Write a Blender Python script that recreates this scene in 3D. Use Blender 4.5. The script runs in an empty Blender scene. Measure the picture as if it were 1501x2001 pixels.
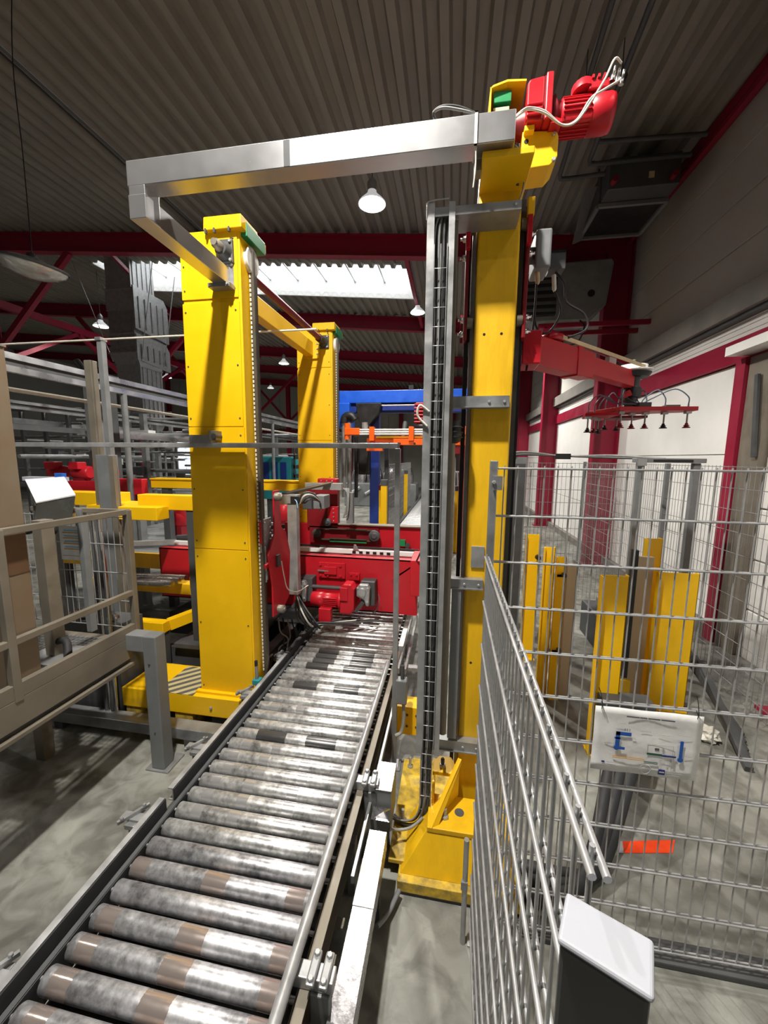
import bpy, bmesh, math, random
from mathutils import Vector, Matrix
random.seed(7)
S = bpy.context.scene
COL = S.collection
PI = math.pi

# ------------------------------------------------------------------ camera
cam_d = bpy.data.cameras.new('camera'); cam = bpy.data.objects.new('camera', cam_d); COL.objects.link(cam)
right = Vector((0.98544554, 0.16977006, 0.0086727)); up = Vector((-0.03139492, 0.13161948, 0.99080304)); fwd = Vector((-0.16706719, 0.97665472, -0.13503375))
mw = Matrix.Identity(4)
for i in range(3):
    mw[i][0] = right[i]; mw[i][1] = up[i]; mw[i][2] = -fwd[i]
mw[0][3], mw[1][3], mw[2][3] = 0, 0, 2.25
cam.matrix_world = mw
cam_d.sensor_fit = 'VERTICAL'; cam_d.sensor_height = 24.0; cam_d.lens = 768.0 / 2001.0 * 24.0
cam_d.clip_start = 0.03; cam_d.clip_end = 200
S.camera = cam

# ------------------------------------------------------------------ world, exposure
w = bpy.data.worlds.new('hall_surroundings'); S.world = w; w.use_nodes = True
w.node_tree.nodes['Background'].inputs[0].default_value = (1.0, 0.97, 0.93, 1)
w.node_tree.nodes['Background'].inputs[1].default_value = 0.055
S.view_settings.view_transform = 'Standard'; S.view_settings.look = 'None'
S.view_settings.exposure = 0.0; S.view_settings.gamma = 1.0; S.view_settings.use_curve_mapping = False
LAMP_W = 800.0     # each high bay lamp

# ------------------------------------------------------------------ materials
MATS = {}
def mat(name, col, rough=0.5, metal=0.0, var=0.12, scale=6.0, stretch=(1, 1, 1), bump=0.0, bscale=40.0, dirt=None, dirt_amt=0.35, rvar=0.12, emit=0.0, alpha=None, trans=0.0, ior=1.45, perobj=0.0):
    m = bpy.data.materials.new(name); m.use_nodes = True
    nt = m.node_tree; N = nt.nodes; L = nt.links; b = N['Principled BSDF']
    b.inputs['Roughness'].default_value = rough; b.inputs['Metallic'].default_value = metal
    b.inputs['Transmission Weight'].default_value = trans; b.inputs['IOR'].default_value = ior
    tc = N.new('ShaderNodeTexCoord'); mp = N.new('ShaderNodeMapping'); mp.inputs['Scale'].default_value = stretch
    L.new(tc.outputs['Object'], mp.inputs['Vector'])
    src = mp.outputs['Vector']
    if perobj:
        oi = N.new('ShaderNodeObjectInfo'); ad = N.new('ShaderNodeVectorMath'); ad.operation = 'ADD'
        ml = N.new('ShaderNodeMath'); ml.operation = 'MULTIPLY'; ml.inputs[1].default_value = perobj
        L.new(oi.outputs['Random'], ml.inputs[0]); L.new(src, ad.inputs[0]); L.new(ml.outputs[0], ad.inputs[1]); src = ad.outputs[0]
    n1 = N.new('ShaderNodeTexNoise'); n1.inputs['Scale'].default_value = scale; n1.inputs['Detail'].default_value = 5.0; n1.inputs['Roughness'].default_value = 0.6
    L.new(src, n1.inputs['Vector'])
    cr = N.new('ShaderNodeValToRGB')
    c = Vector(col[:3])
    d = Vector(dirt) if dirt else c * 0.5
    lo = c.lerp(d, dirt_amt) if dirt else c * (1 - var)
    hi = c * (1 + var * 0.6)
    cr.color_ramp.elements[0].position = 0.32; cr.color_ramp.elements[1].position = 0.66
    cr.color_ramp.elements[0].color = (*[min(1, x) for x in lo], 1); cr.color_ramp.elements[1].color = (*[min(1, x) for x in hi], 1)
    L.new(n1.outputs['Fac'], cr.inputs['Fac']); L.new(cr.outputs['Color'], b.inputs['Base Color'])
    if rvar:
        mr = N.new('ShaderNodeMapRange'); mr.inputs['To Min'].default_value = max(0.03, rough - rvar); mr.inputs['To Max'].default_value = min(1, rough + rvar)
        mr.inputs['From Min'].default_value = 0.3; mr.inputs['From Max'].default_value = 0.7
        L.new(n1.outputs['Fac'], mr.inputs['Value']); L.new(mr.outputs['Result'], b.inputs['Roughness'])
    if bump:
        n2 = N.new('ShaderNodeTexNoise'); n2.inputs['Scale'].default_value = bscale; n2.inputs['Detail'].default_value = 3.0
        L.new(src, n2.inputs['Vector'])
        bp = N.new('ShaderNodeBump'); bp.inputs['Strength'].default_value = bump; bp.inputs['Distance'].default_value = 0.01
        L.new(n2.outputs['Fac'], bp.inputs['Height']); L.new(bp.outputs['Normal'], b.inputs['Normal'])
    if emit:
        b.inputs['Emission Color'].default_value = (*col[:3], 1); b.inputs['Emission Strength'].default_value = emit
    MATS[name] = m
    return m

M = MATS
mat('yellow', (0.86, 0.50, 0.002), 0.45, var=0.07, scale=3, rvar=0.08)
mat('yellow_dirty', (0.82, 0.475, 0.004), 0.5, var=0.1, scale=5, stretch=(1.6, 1.6, 0.35), dirt=(0.38, 0.23, 0.02), dirt_amt=0.35, bump=0.1)
mat('yellow_worn', (0.72, 0.48, 0.04), 0.6, scale=14, dirt=(0.14, 0.11, 0.06), dirt_amt=0.85, bump=0.2)
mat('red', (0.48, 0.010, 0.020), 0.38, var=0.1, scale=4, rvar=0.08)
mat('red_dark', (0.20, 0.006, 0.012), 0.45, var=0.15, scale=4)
mat('maroon', (0.27, 0.008, 0.033), 0.45, var=0.1, scale=2)
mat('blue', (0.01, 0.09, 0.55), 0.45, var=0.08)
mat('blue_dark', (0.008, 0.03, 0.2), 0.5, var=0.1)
mat('orange', (0.9, 0.12, 0.006), 0.4, var=0.08)
mat('green', (0.01, 0.22, 0.07), 0.45, var=0.08)
mat('teal', (0.02, 0.24, 0.27), 0.5)
mat('galvanised', (0.34, 0.345, 0.35), 0.42, 0.6, var=0.22, scale=9, bump=0.04)
mat('galvanised_light', (0.43, 0.435, 0.44), 0.42, 0.55, var=0.18, scale=12, bump=0.04)
mat('grey_paint', (0.20, 0.21, 0.215), 0.5, 0.2, var=0.14, scale=6)
mat('grey_dark', (0.075, 0.078, 0.08), 0.55, 0.2, var=0.2, scale=6)
mat('stainless', (0.62, 0.61, 0.60), 0.24, 1.0, var=0.16, scale=5, stretch=(1, 1, 1), rvar=0.1)
mat('stainless_duct', (0.52, 0.52, 0.53), 0.3, 0.85, var=0.06, scale=5, rvar=0.03)
mat('cover_steel', (0.43, 0.42, 0.435), 0.28, 0.9, var=0.14, scale=22, rvar=0.09, bump=0.05, bscale=60)
mat('aluminium', (0.58, 0.60, 0.62), 0.35, 0.9, var=0.1, scale=4)
mat('beige_steel', (0.215, 0.19, 0.15), 0.5, 0.35, var=0.14, scale=5, bump=0.03)
mat('brown_clad', (0.19, 0.155, 0.11), 0.55, 0.15, scale=3, dirt=(0.2, 0.11, 0.05), dirt_amt=0.5)
mat('black', (0.012, 0.012, 0.013), 0.5, var=0.2)
mat('rubber', (0.022, 0.022, 0.024), 0.65, var=0.25, scale=15)
mat('cable_dark', (0.06, 0.06, 0.062), 0.5, var=0.3, scale=20)
mat('cable_grey', (0.30, 0.30, 0.29), 0.5, var=0.15, scale=20)
mat('cable_mid', (0.16, 0.16, 0.155), 0.5, var=0.2)
mat('cable_white', (0.68, 0.66, 0.58), 0.45, var=0.08)
mat('hose_blue', (0.13, 0.17, 0.22), 0.35, var=0.1)
mat('belt_tan', (0.62, 0.50, 0.30), 0.5, var=0.12, scale=20)
mat('belt_shaded', (0.065, 0.055, 0.038), 0.55, var=0.15, scale=8)  # brown belt darkened, the shadow it stands in is put into the colour
mat('white_paint', (0.78, 0.78, 0.76), 0.45, var=0.06)
mat('wall_white', (0.82, 0.81, 0.78), 0.55, var=0.07, scale=1.2)
mat('wall_upper_dim', (0.46, 0.445, 0.41), 0.6, var=0.08, scale=1.0)  # weaker light high on the wall put into a darker grey
mat('wall_far', (0.46, 0.46, 0.42), 0.7, var=0.08, scale=0.8)
mat('deck', (0.23, 0.21, 0.18), 0.5, 0.0, var=0.12, scale=2.5, stretch=(1, 0.35, 1), rvar=0.06)
mat('deck_line', (0.03, 0.03, 0.03), 0.8)
mat('ledge', (0.22, 0.205, 0.185), 0.7, scale=2.2, dirt=(0.12, 0.11, 0.1), dirt_amt=0.6)
mat('paper', (0.80, 0.80, 0.79), 0.6, var=0.08, scale=14, bump=0.25, bscale=14)
mat('ink', (0.10, 0.10, 0.11), 0.7)
mat('ink_light', (0.42, 0.42, 0.43), 0.7)
mat('ink_blue', (0.015, 0.10, 0.42), 0.6)
mat('ink_navy', (0.01, 0.02, 0.18), 0.6)
mat('ink_ochre', (0.62, 0.33, 0.08), 0.6)
mat('ink_sky', (0.30, 0.52, 0.75), 0.6)
mat('ink_green', (0.01, 0.10, 0.05), 0.6)
mat('tape_orange', (0.80, 0.06, 0.012), 0.4, var=0.15, scale=12)
mat('cast_alu', (0.46, 0.47, 0.47), 0.42, 0.75, var=0.2, scale=14, bump=0.12)
mat('cap_plastic', (0.34, 0.35, 0.39), 0.45, var=0.06, scale=20, dirt=(0.45, 0.45, 0.47), dirt_amt=0.35, bump=0.04)
mat('rust', (0.13, 0.07, 0.035), 0.6, var=0.2)
mat('wood', (0.50, 0.39, 0.26), 0.65, scale=8, stretch=(1, 1, 0.2))
mat('dome_glass', (0.80, 0.81, 0.80), 0.10, 0.35, var=0.25, scale=9, rvar=0.05, bump=0.9, bscale=11, trans=0.3)
mat('glass', (0.95, 0.96, 0.96), 0.06, 0.0, var=0.0, rvar=0.0, trans=1.0)
mat('lamp_glow', (1.0, 0.97, 0.92), 0.4, var=0.0, rvar=0.0, emit=22.0)
mat('lamp_far', (1.0, 0.98, 0.94), 0.4, var=0.0, rvar=0.0, emit=5.0)
mat('lamp_shade', (0.8, 0.8, 0.8), 0.35, var=0.03, emit=0.5)
mat('skylight', (0.95, 0.98, 1.0), 0.4, var=0.0, rvar=0.0, emit=2.6)
mat('sign_green', (0.1, 0.9, 0.45), 0.4, var=0.0, rvar=0.0, emit=0.9)
mat('window_glow', (0.85, 0.93, 1.0), 0.4, var=0.0, rvar=0.0, emit=1.6)

def floor_material():
    m = bpy.data.materials.new('concrete'); m.use_nodes = True; nt = m.node_tree; N = nt.nodes; L = nt.links; b = N['Principled BSDF']
    tc = N.new('ShaderNodeTexCoord')
    def noise(sc, det, dist=0.0):
        n = N.new('ShaderNodeTexNoise'); n.inputs['Scale'].default_value = sc; n.inputs['Detail'].default_value = det; n.inputs['Distortion'].default_value = dist
        L.new(tc.outputs['Object'], n.inputs['Vector']); return n
    a = noise(1.1, 8, 1.2); c = noise(7.0, 10, 0.8); f = noise(60, 3)
    r1 = N.new('ShaderNodeValToRGB'); r1.color_ramp.elements[0].position = 0.33; r1.color_ramp.elements[1].position = 0.68
    r1.color_ramp.elements[0].color = (0.17, 0.168, 0.15, 1); r1.color_ramp.elements[1].color = (0.33, 0.335, 0.295, 1)
    L.new(a.outputs['Fac'], r1.inputs['Fac'])
    r2 = N.new('ShaderNodeValToRGB'); r2.color_ramp.elements[0].position = 0.36; r2.color_ramp.elements[1].position = 0.6
    r2.color_ramp.elements[0].color = (0.42, 0.41, 0.39, 1); r2.color_ramp.elements[1].color = (1, 1, 1, 1)
    L.new(c.outputs['Fac'], r2.inputs['Fac'])
    mx = N.new('ShaderNodeMix'); mx.data_type = 'RGBA'; mx.blend_type = 'MULTIPLY'; mx.inputs['Factor'].default_value = 0.8
    L.new(r1.outputs['Color'], mx.inputs['A']); L.new(r2.outputs['Color'], mx.inputs['B']); L.new(mx.outputs['Result'], b.inputs['Base Color'])
    b.inputs['Roughness'].default_value = 0.55
    bp = N.new('ShaderNodeBump'); bp.inputs['Strength'].default_value = 0.12; bp.inputs['Distance'].default_value = 0.01
    L.new(f.outputs['Fac'], bp.inputs['Height']); L.new(bp.outputs['Normal'], b.inputs['Normal'])
    M['concrete'] = m
floor_material()

def roller_material(name, base, band, centre, outer, prob, rough=0.4, brough=0.2):
    # dusty mottled steel tube; bands where goods run are worn bare (or blackened), varying per roller
    m = bpy.data.materials.new(name); m.use_nodes = True; nt = m.node_tree; N = nt.nodes; L = nt.links; b = N['Principled BSDF']
    def mth(op, x, y=None, z=None):
        n = N.new('ShaderNodeMath'); n.operation = op
        for i, v in enumerate((x, y, z)):
            if v is None: continue
            if isinstance(v, (int, float)): n.inputs[i].default_value = v
            else: L.new(v, n.inputs[i])
        return n.outputs[0]
    tc = N.new('ShaderNodeTexCoord'); oi = N.new('ShaderNodeObjectInfo'); sx = N.new('ShaderNodeSeparateXYZ'); L.new(tc.outputs['Object'], sx.inputs[0])
    rnd = oi.outputs['Random']; off = mth('MULTIPLY', rnd, 37.0)
    ad = N.new('ShaderNodeVectorMath'); ad.operation = 'ADD'; L.new(tc.outputs['Object'], ad.inputs[0]); L.new(off, ad.inputs[1])
    fine = N.new('ShaderNodeTexNoise'); fine.inputs['Scale'].default_value = 34.0; fine.inputs['Detail'].default_value = 8.0; fine.inputs['Roughness'].default_value = 0.65; L.new(ad.outputs[0], fine.inputs['Vector'])
    big = N.new('ShaderNodeTexNoise'); big.inputs['Scale'].default_value = 7.0; big.inputs['Detail'].default_value = 3.0; L.new(ad.outputs[0], big.inputs['Vector'])
    u = mth('ABSOLUTE', mth('ADD', sx.outputs['X'], mth('MULTIPLY', mth('SUBTRACT', rnd, 0.5), 0.05)))
    u = mth('ADD', u, mth('MULTIPLY', mth('SUBTRACT', fine.outputs['Fac'], 0.5), 0.02))
    m1 = mth('MULTIPLY', mth('GREATER_THAN', u, centre[0]), mth('LESS_THAN', u, centre[1]))
    m2 = mth('MULTIPLY', mth('GREATER_THAN', u, outer[0]), mth('LESS_THAN', u, outer[1]))
    on = mth('LESS_THAN', mth('FRACT', mth('MULTIPLY', rnd, 7.31)), prob)
    mask = mth('MULTIPLY', mth('MINIMUM', mth('ADD', m1, m2), 1.0), on)
    r = N.new('ShaderNodeValToRGB'); r.color_ramp.elements[0].position = 0.36; r.color_ramp.elements[1].position = 0.64
    r.color_ramp.elements[0].color = (*[x * 0.36 for x in base], 1); r.color_ramp.elements[1].color = (*[min(1, x * 1.5) for x in base], 1)
    L.new(mth('ADD', mth('MULTIPLY', fine.outputs['Fac'], 0.55), mth('MULTIPLY', big.outputs['Fac'], 0.45)), r.inputs['Fac'])
    mx = N.new('ShaderNodeMix'); mx.data_type = 'RGBA'; L.new(mask, mx.inputs['Factor']); L.new(r.outputs['Color'], mx.inputs['A']); mx.inputs['B'].default_value = (*band, 1)
    L.new(mx.outputs['Result'], b.inputs['Base Color'])
    L.new(mth('ADD', mth('MULTIPLY', mask, brough - rough), mth('ADD', mth('MULTIPLY', fine.outputs['Fac'], 0.16), rough - 0.08)), b.inputs['Roughness'])
    b.inputs['Metallic'].default_value = 0.7
    bp = N.new('ShaderNodeBump'); bp.inputs['Strength'].default_value = 0.1; bp.inputs['Distance'].default_value = 0.003; L.new(fine.outputs['Fac'], bp.inputs['Height']); L.new(bp.outputs['Normal'], b.inputs['Normal'])
    M[name] = m
roller_material('roller_worn', (0.45, 0.45, 0.465), (0.52, 0.445, 0.41), (-1, 0.055), (0.325, 0.405), 0.62)
roller_material('roller_steel', (0.55, 0.55, 0.54), (0.60, 0.60, 0.60), (0.10, 0.16), (0.30, 0.36), 0.5, 0.36, 0.25)
roller_material('roller_dirty', (0.55, 0.55, 0.54), (0.11, 0.11, 0.11), (0.07, 0.27), (2, 3), 0.7, 0.36, 0.35)

def hazard_material():
    m = bpy.data.materials.new('hazard'); m.use_nodes = True; nt = m.node_tree; N = nt.nodes; L = nt.links; b = N['Principled BSDF']
    tc = N.new('ShaderNodeTexCoord'); mp = N.new('ShaderNodeMapping'); mp.inputs['Rotation'].default_value = (0, 0, 0.8); L.new(tc.outputs['Object'], mp.inputs[0])
    wv = N.new('ShaderNodeTexWave'); wv.inputs['Scale'].default_value = 4.2; wv.inputs['Distortion'].default_value = 0.0; L.new(mp.outputs[0], wv.inputs['Vector'])
    r = N.new('ShaderNodeValToRGB'); r.color_ramp.interpolation = 'CONSTANT'; r.color_ramp.elements[0].color = (0.10, 0.10, 0.09, 1); r.color_ramp.elements[1].color = (0.55, 0.46, 0.22, 1); r.color_ramp.elements[1].position = 0.5
    L.new(wv.outputs['Fac'], r.inputs['Fac']); L.new(r.outputs['Color'], b.inputs['Base Color']); b.inputs['Roughness'].default_value = 0.6
    M['hazard'] = m
hazard_material()

# ------------------------------------------------------------------ geometry helpers
def V(*a): return Vector(a)
def wloc(o):
    p = Vector((0, 0, 0))
    while o is not None:
        p += o.location; o = o.parent
    return p
class MB:
    def __init__(s): s.v = []; s.f = []; s.sm = []
    def add(s, vs, fs, smooth=False):
        n = len(s.v); s.v += [Vector(p) for p in vs]; s.f += [tuple(i + n for i in f) for f in fs]; s.sm += [smooth] * len(fs); return s
    def box(s, x0, x1, y0, y1, z0, z1):
        if x0 > x1: x0, x1 = x1, x0
        if y0 > y1: y0, y1 = y1, y0
        if z0 > z1: z0, z1 = z1, z0
        return s.add([(x0, y0, z0), (x1, y0, z0), (x1, y1, z0), (x0, y1, z0), (x0, y0, z1), (x1, y0, z1), (x1, y1, z1), (x0, y1, z1)],
                     [(0, 3, 2, 1), (4, 5, 6, 7), (0, 1, 5, 4), (1, 2, 6, 5), (2, 3, 7, 6), (3, 0, 4, 7)])
    def bar(s, p0, p1, wd, ht, upv=(0, 0, 1)):
        p0 = Vector(p0); p1 = Vector(p1); d = (p1 - p0).normalized(); u = Vector(upv)
        if abs(d.dot(u)) > 0.98: u = Vector((0, 1, 0))
        sd = d.cross(u).normalized(); u = sd.cross(d).normalized()
        vs = []
        for p in (p0, p1):
            for a, b in ((-1, -1), (1, -1), (1, 1), (-1, 1)): vs.append(p + sd * a * wd / 2 + u * b * ht / 2)
        return s.add(vs, [(3, 2, 1, 0), (4, 5, 6, 7), (0, 1, 5, 4), (1, 2, 6, 5), (2, 3, 7, 6), (3, 0, 4, 7)])
    def cyl(s, p0, p1, r0, r1=None, n=14, cap=True):
        r1 = r0 if r1 is None else r1
        p0 = Vector(p0); p1 = Vector(p1); d = (p1 - p0).normalized(); u = Vector((0, 0, 1)) if abs(d.z) < 0.9 else Vector((1, 0, 0))
        a = d.cross(u).normalized(); b = d.cross(a).normalized()
        vs = []
        for p, r in ((p0, r0), (p1, r1)):
            for i in range(n):
                t = 2 * PI * i / n; vs.append(p + a * math.cos(t) * r + b * math.sin(t) * r)
        s.add(vs, [(i, (i + 1) % n, n + (i + 1) % n, n + i) for i in range(n)], True)
        if cap:
            s.add(vs[:n], [tuple(range(n - 1, -1, -1))]); s.add(vs[n:], [tuple(range(n))])
        return s
    def lathe(s, c, axis, prof, n=20, cap=True):
        # prof: list of (distance along axis, radius)
        c = Vector(c); d = Vector(axis).normalized(); u = Vector((0, 0, 1)) if abs(d.z) < 0.9 else Vector((1, 0, 0))
        a = d.cross(u).normalized(); b = d.cross(a).normalized(); vs = []
        for h, r in prof:
            for i in range(n):
                t = 2 * PI * i / n; vs.append(c + d * h + a * math.cos(t) * r + b * math.sin(t) * r)
        fs = []
        for k in range(len(prof) - 1):
            for i in range(n): fs.append((k * n + i, k * n + (i + 1) % n, (k + 1) * n + (i + 1) % n, (k + 1) * n + i))
        s.add(vs, fs, True)
        if cap:
            s.add(vs[:n], [tuple(range(n - 1, -1, -1))]); s.add(vs[-n:], [tuple(range(n))])
        return s
    def prism(s, poly, d):
        d = Vector(d); a = [Vector(p) for p in poly]; n = len(a)
        return s.add(a + [p + d for p in a], [tuple(range(n - 1, -1, -1)), tuple(range(n, 2 * n))] + [(i, (i + 1) % n, n + (i + 1) % n, n + i) for i in range(n)])
    def tube(s, pts, r, n=8, sub=6, spline=True):
        P = [Vector(p) for p in pts]
        if spline and len(P) > 2:
            Q = []
            E_ = [P[0] * 2 - P[1]] + P + [P[-1] * 2 - P[-2]]
            for i in range(1, len(E_) - 2):
                for k in range(sub):
                    t = k / sub; a, b, c, d = E_[i - 1:i + 3]
                    Q.append(0.5 * ((2 * b) + (c - a) * t + (2 * a - 5 * b + 4 * c - d) * t * t + (3 * b - a - 3 * c + d) * t ** 3))
            Q.append(P[-1]); P = Q
        rings = []; pa = None
        for i, p in enumerate(P):
            t = (P[min(i + 1, len(P) - 1)] - P[max(i - 1, 0)]).normalized()
            if pa is None: pa = t.orthogonal().normalized()
            pa = (pa - t * pa.dot(t)).normalized(); b = t.cross(pa)
            rings.append([p + pa * math.cos(2 * PI * k / n) * r + b * math.sin(2 * PI * k / n) * r for k in range(n)])
        vs = [v for rg in rings for v in rg]; fs = []
        for k in range(len(rings) - 1):
            for i in range(n): fs.append((k * n + i, k * n + (i + 1) % n, (k + 1) * n + (i + 1) % n, (k + 1) * n + i))
        s.add(vs, fs, True); s.add(rings[0], [tuple(range(n - 1, -1, -1))]); s.add(rings[-1], [tuple(range(n))])
        return s
    def mesh(s, name, m, off=None):
        me = bpy.data.meshes.new(name); off = off or Vector((0, 0, 0))
        me.from_pydata([tuple(p - off) for p in s.v], [], s.f)
        me.polygons.foreach_set('use_smooth', s.sm); me.materials.append(M[m]); me.update()
        bm = bmesh.new(); bm.from_mesh(me); bmesh.ops.recalc_face_normals(bm, faces=bm.faces); bm.to_mesh(me); bm.free()
        return me
    def build(s, name, m, parent=None, bevel=0.0, seg=2, label=None):
        off = wloc(parent) if parent else None
        if parent is None:
            lo = Vector((min(p.x for p in s.v), min(p.y for p in s.v), min(p.z for p in s.v))); hi = Vector((max(p.x for p in s.v), max(p.y for p in s.v), max(p.z for p in s.v)))
            off = Vector(((lo.x + hi.x) / 2, (lo.y + hi.y) / 2, lo.z))
        o = bpy.data.objects.new(name, s.mesh(name, m, off)); COL.objects.link(o)
        if parent: o.parent = parent
        else: o.location = off
        if bevel:
            md = o.modifiers.new('edge', 'BEVEL'); md.width = bevel; md.segments = seg; md.limit_method = 'ANGLE'; md.angle_limit = 0.7
        if label: o['label'] = label
        return o
def tag(o, label=None, cat=None, group=None, kind=None):
    if label: o['label'] = label
    if cat: o['category'] = cat
    if group: o['group'] = group
    if kind: o['kind'] = kind
    return o
def thing(name, label, cat, loc, group=None):
    o = bpy.data.objects.new(name, None); COL.objects.link(o); o.location = loc; o.empty_display_size = 0.1
    return tag(o, label, cat, group)
def struct(name, loc=(0, 0, 0)):
    o = bpy.data.objects.new(name, None); COL.objects.link(o); o.location = loc; o.empty_display_size = 0.1; o['kind'] = 'structure'; return o
def inst(name, me, parent, loc, rot=None, scale=None):
    o = bpy.data.objects.new(name, me); COL.objects.link(o); o.parent = parent; o.location = Vector(loc) - wloc(parent)
    if rot: o.rotation_euler = rot
    if scale: o.scale = scale
    return o
def B(*a): return MB().box(*a)
def copy_tree(o, parent=None):
    c = o.copy(); COL.objects.link(c); c.parent = parent
    for ch in o.children: copy_tree(ch, c)
    return c
HEX = {}
def bolt(parent, p, axis='-y', r=0.012, h=0.012, m='galvanised_light', name='bolt'):
    key = (axis, r, h, m)
    if key not in HEX:
        d = {'x': (1, 0, 0), '-x': (-1, 0, 0), 'y': (0, 1, 0), '-y': (0, -1, 0), 'z': (0, 0, 1)}[axis]
        mb = MB(); mb.lathe((0, 0, 0), d, [(-0.002, r), (h * 0.75, r), (h, r * 0.8)], n=6); mb.sm = [False] * len(mb.f)
        HEX[key] = mb.mesh('hex_bolt', m)
    return inst(name, HEX[key], parent, p)

# ================================================================== THE SETTING
ROOF0 = 6.6 + 0.085 * 3.4
def rz(x): return ROOF0 - 0.085 * x          # underside of the roof deck
WX = 3.4                                       # inner face of the long right wall
fl = MB(); fl.box(-32, 4.2, -6, 34, -0.2, 0.0); floor = fl.build('floor', 'concrete'); floor['kind'] = 'structure'

# corrugated roof deck, ribs along the hall
ceil = struct('ceiling', (0, 10, 6.5))
def deck_strip(x0, x1, y0, y1, seam=True):
    pitch = 0.28; prof = [(0, 0), (0.10, 0), (0.135, 0.085), (0.245, 0.085), (0.28, 0)]
    n0 = math.floor(x0 / pitch); xs = []
    k = n0
    while k * pitch < x1:
        for a, h in prof[:-1]:
            x = k * pitch + a
            if x0 <= x <= x1: xs.append((x, h))
        k += 1
    vs = []; fs = []
    for y in (y0, y1):
        for x, h in xs: vs.append((x, y, rz(x) + h))
    n = len(xs)
    for i in range(n - 1): fs.append((i, i + 1, n + i + 1, n + i))
    mb = MB(); mb.add(vs, fs)
    o = mb.build('deck_sheet', 'deck', ceil)
    sd = o.modifiers.new('sheet', 'SOLIDIFY'); sd.thickness = 0.006; sd.offset = 1
    return o
FR = [-0.95, 3.72, 9.1, 14.15, 19.1, 23.6, 28.5]
SX0, SX1, SY0, SY1 = -10.4, -1.25, 10.6, 12.45
for a, b in ((-30, -22.4), (-22.4, -14), (-14, -5.88), (-5.88, 4.0)):
    for y0, y1 in ((-5, -0.95), (-0.95, 3.72), (3.72, 9.1), (9.1, SY0)): deck_strip(a, b, y0, y1)
for a, b in ((-30, SX0), (SX1, 4.0)): deck_strip(a, b, SY0, SY1)
for a, b in ((-30, -14), (-14, 4.0)):
    for y0, y1 in ((SY1, 19.1), (19.1, 31)): deck_strip(a, b, y0, y1)
sm = MB(); sm.bar((-5.9, -4, rz(-5.9) - 0.004), (-5.9, 9, rz(-5.9) - 0.004), 0.03, 0.01); sm.build('deck_seam', 'deck_line', ceil)

# skylight: white upstand, glazing bars, bright panes
sk = struct('window_1', (-6, 11.5, 7.0))
def rbox(mb, x0, x1, y0, y1, dz0, dz1):
    vs = [(x, y, rz(x) + d) for d in (dz0, dz1) for x, y in ((x0, y0), (x1, y0), (x1, y1), (x0, y1))]
    mb.add(vs, [(0, 3, 2, 1), (4, 5, 6, 7), (0, 1, 5, 4), (1, 2, 6, 5), (2, 3, 7, 6), (3, 0, 4, 7)])
for a in ((SX0, SX1, SY1, SY1 + 0.06, -0.02, 0.5), (SX0, SX1, SY0 - 0.06, SY0, 0.08, 0.5), (SX0 - 0.06, SX0, SY0, SY1, -0.02, 0.5), (SX1, SX1 + 0.06, SY0, SY1, -0.02, 0.5)):
    mb = MB(); rbox(mb, *a); mb.build('upstand', 'white_paint', sk)
n = 10
for i in range(n):
    x0 = SX0 + (SX1 - SX0) * i / n; x1 = SX0 + (SX1 - SX0) * (i + 1) / n
    mb = MB(); rbox(mb, x0 + 0.02, x1 - 0.02, SY0, SY1, 0.46, 0.48); mb.build('pane', 'skylight', sk)
    if i: mb = MB(); rbox(mb, x0 - 0.025, x0 + 0.025, SY0, SY1, 0.40, 0.455); mb.build('glazing_bar', 'aluminium', sk)

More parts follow.
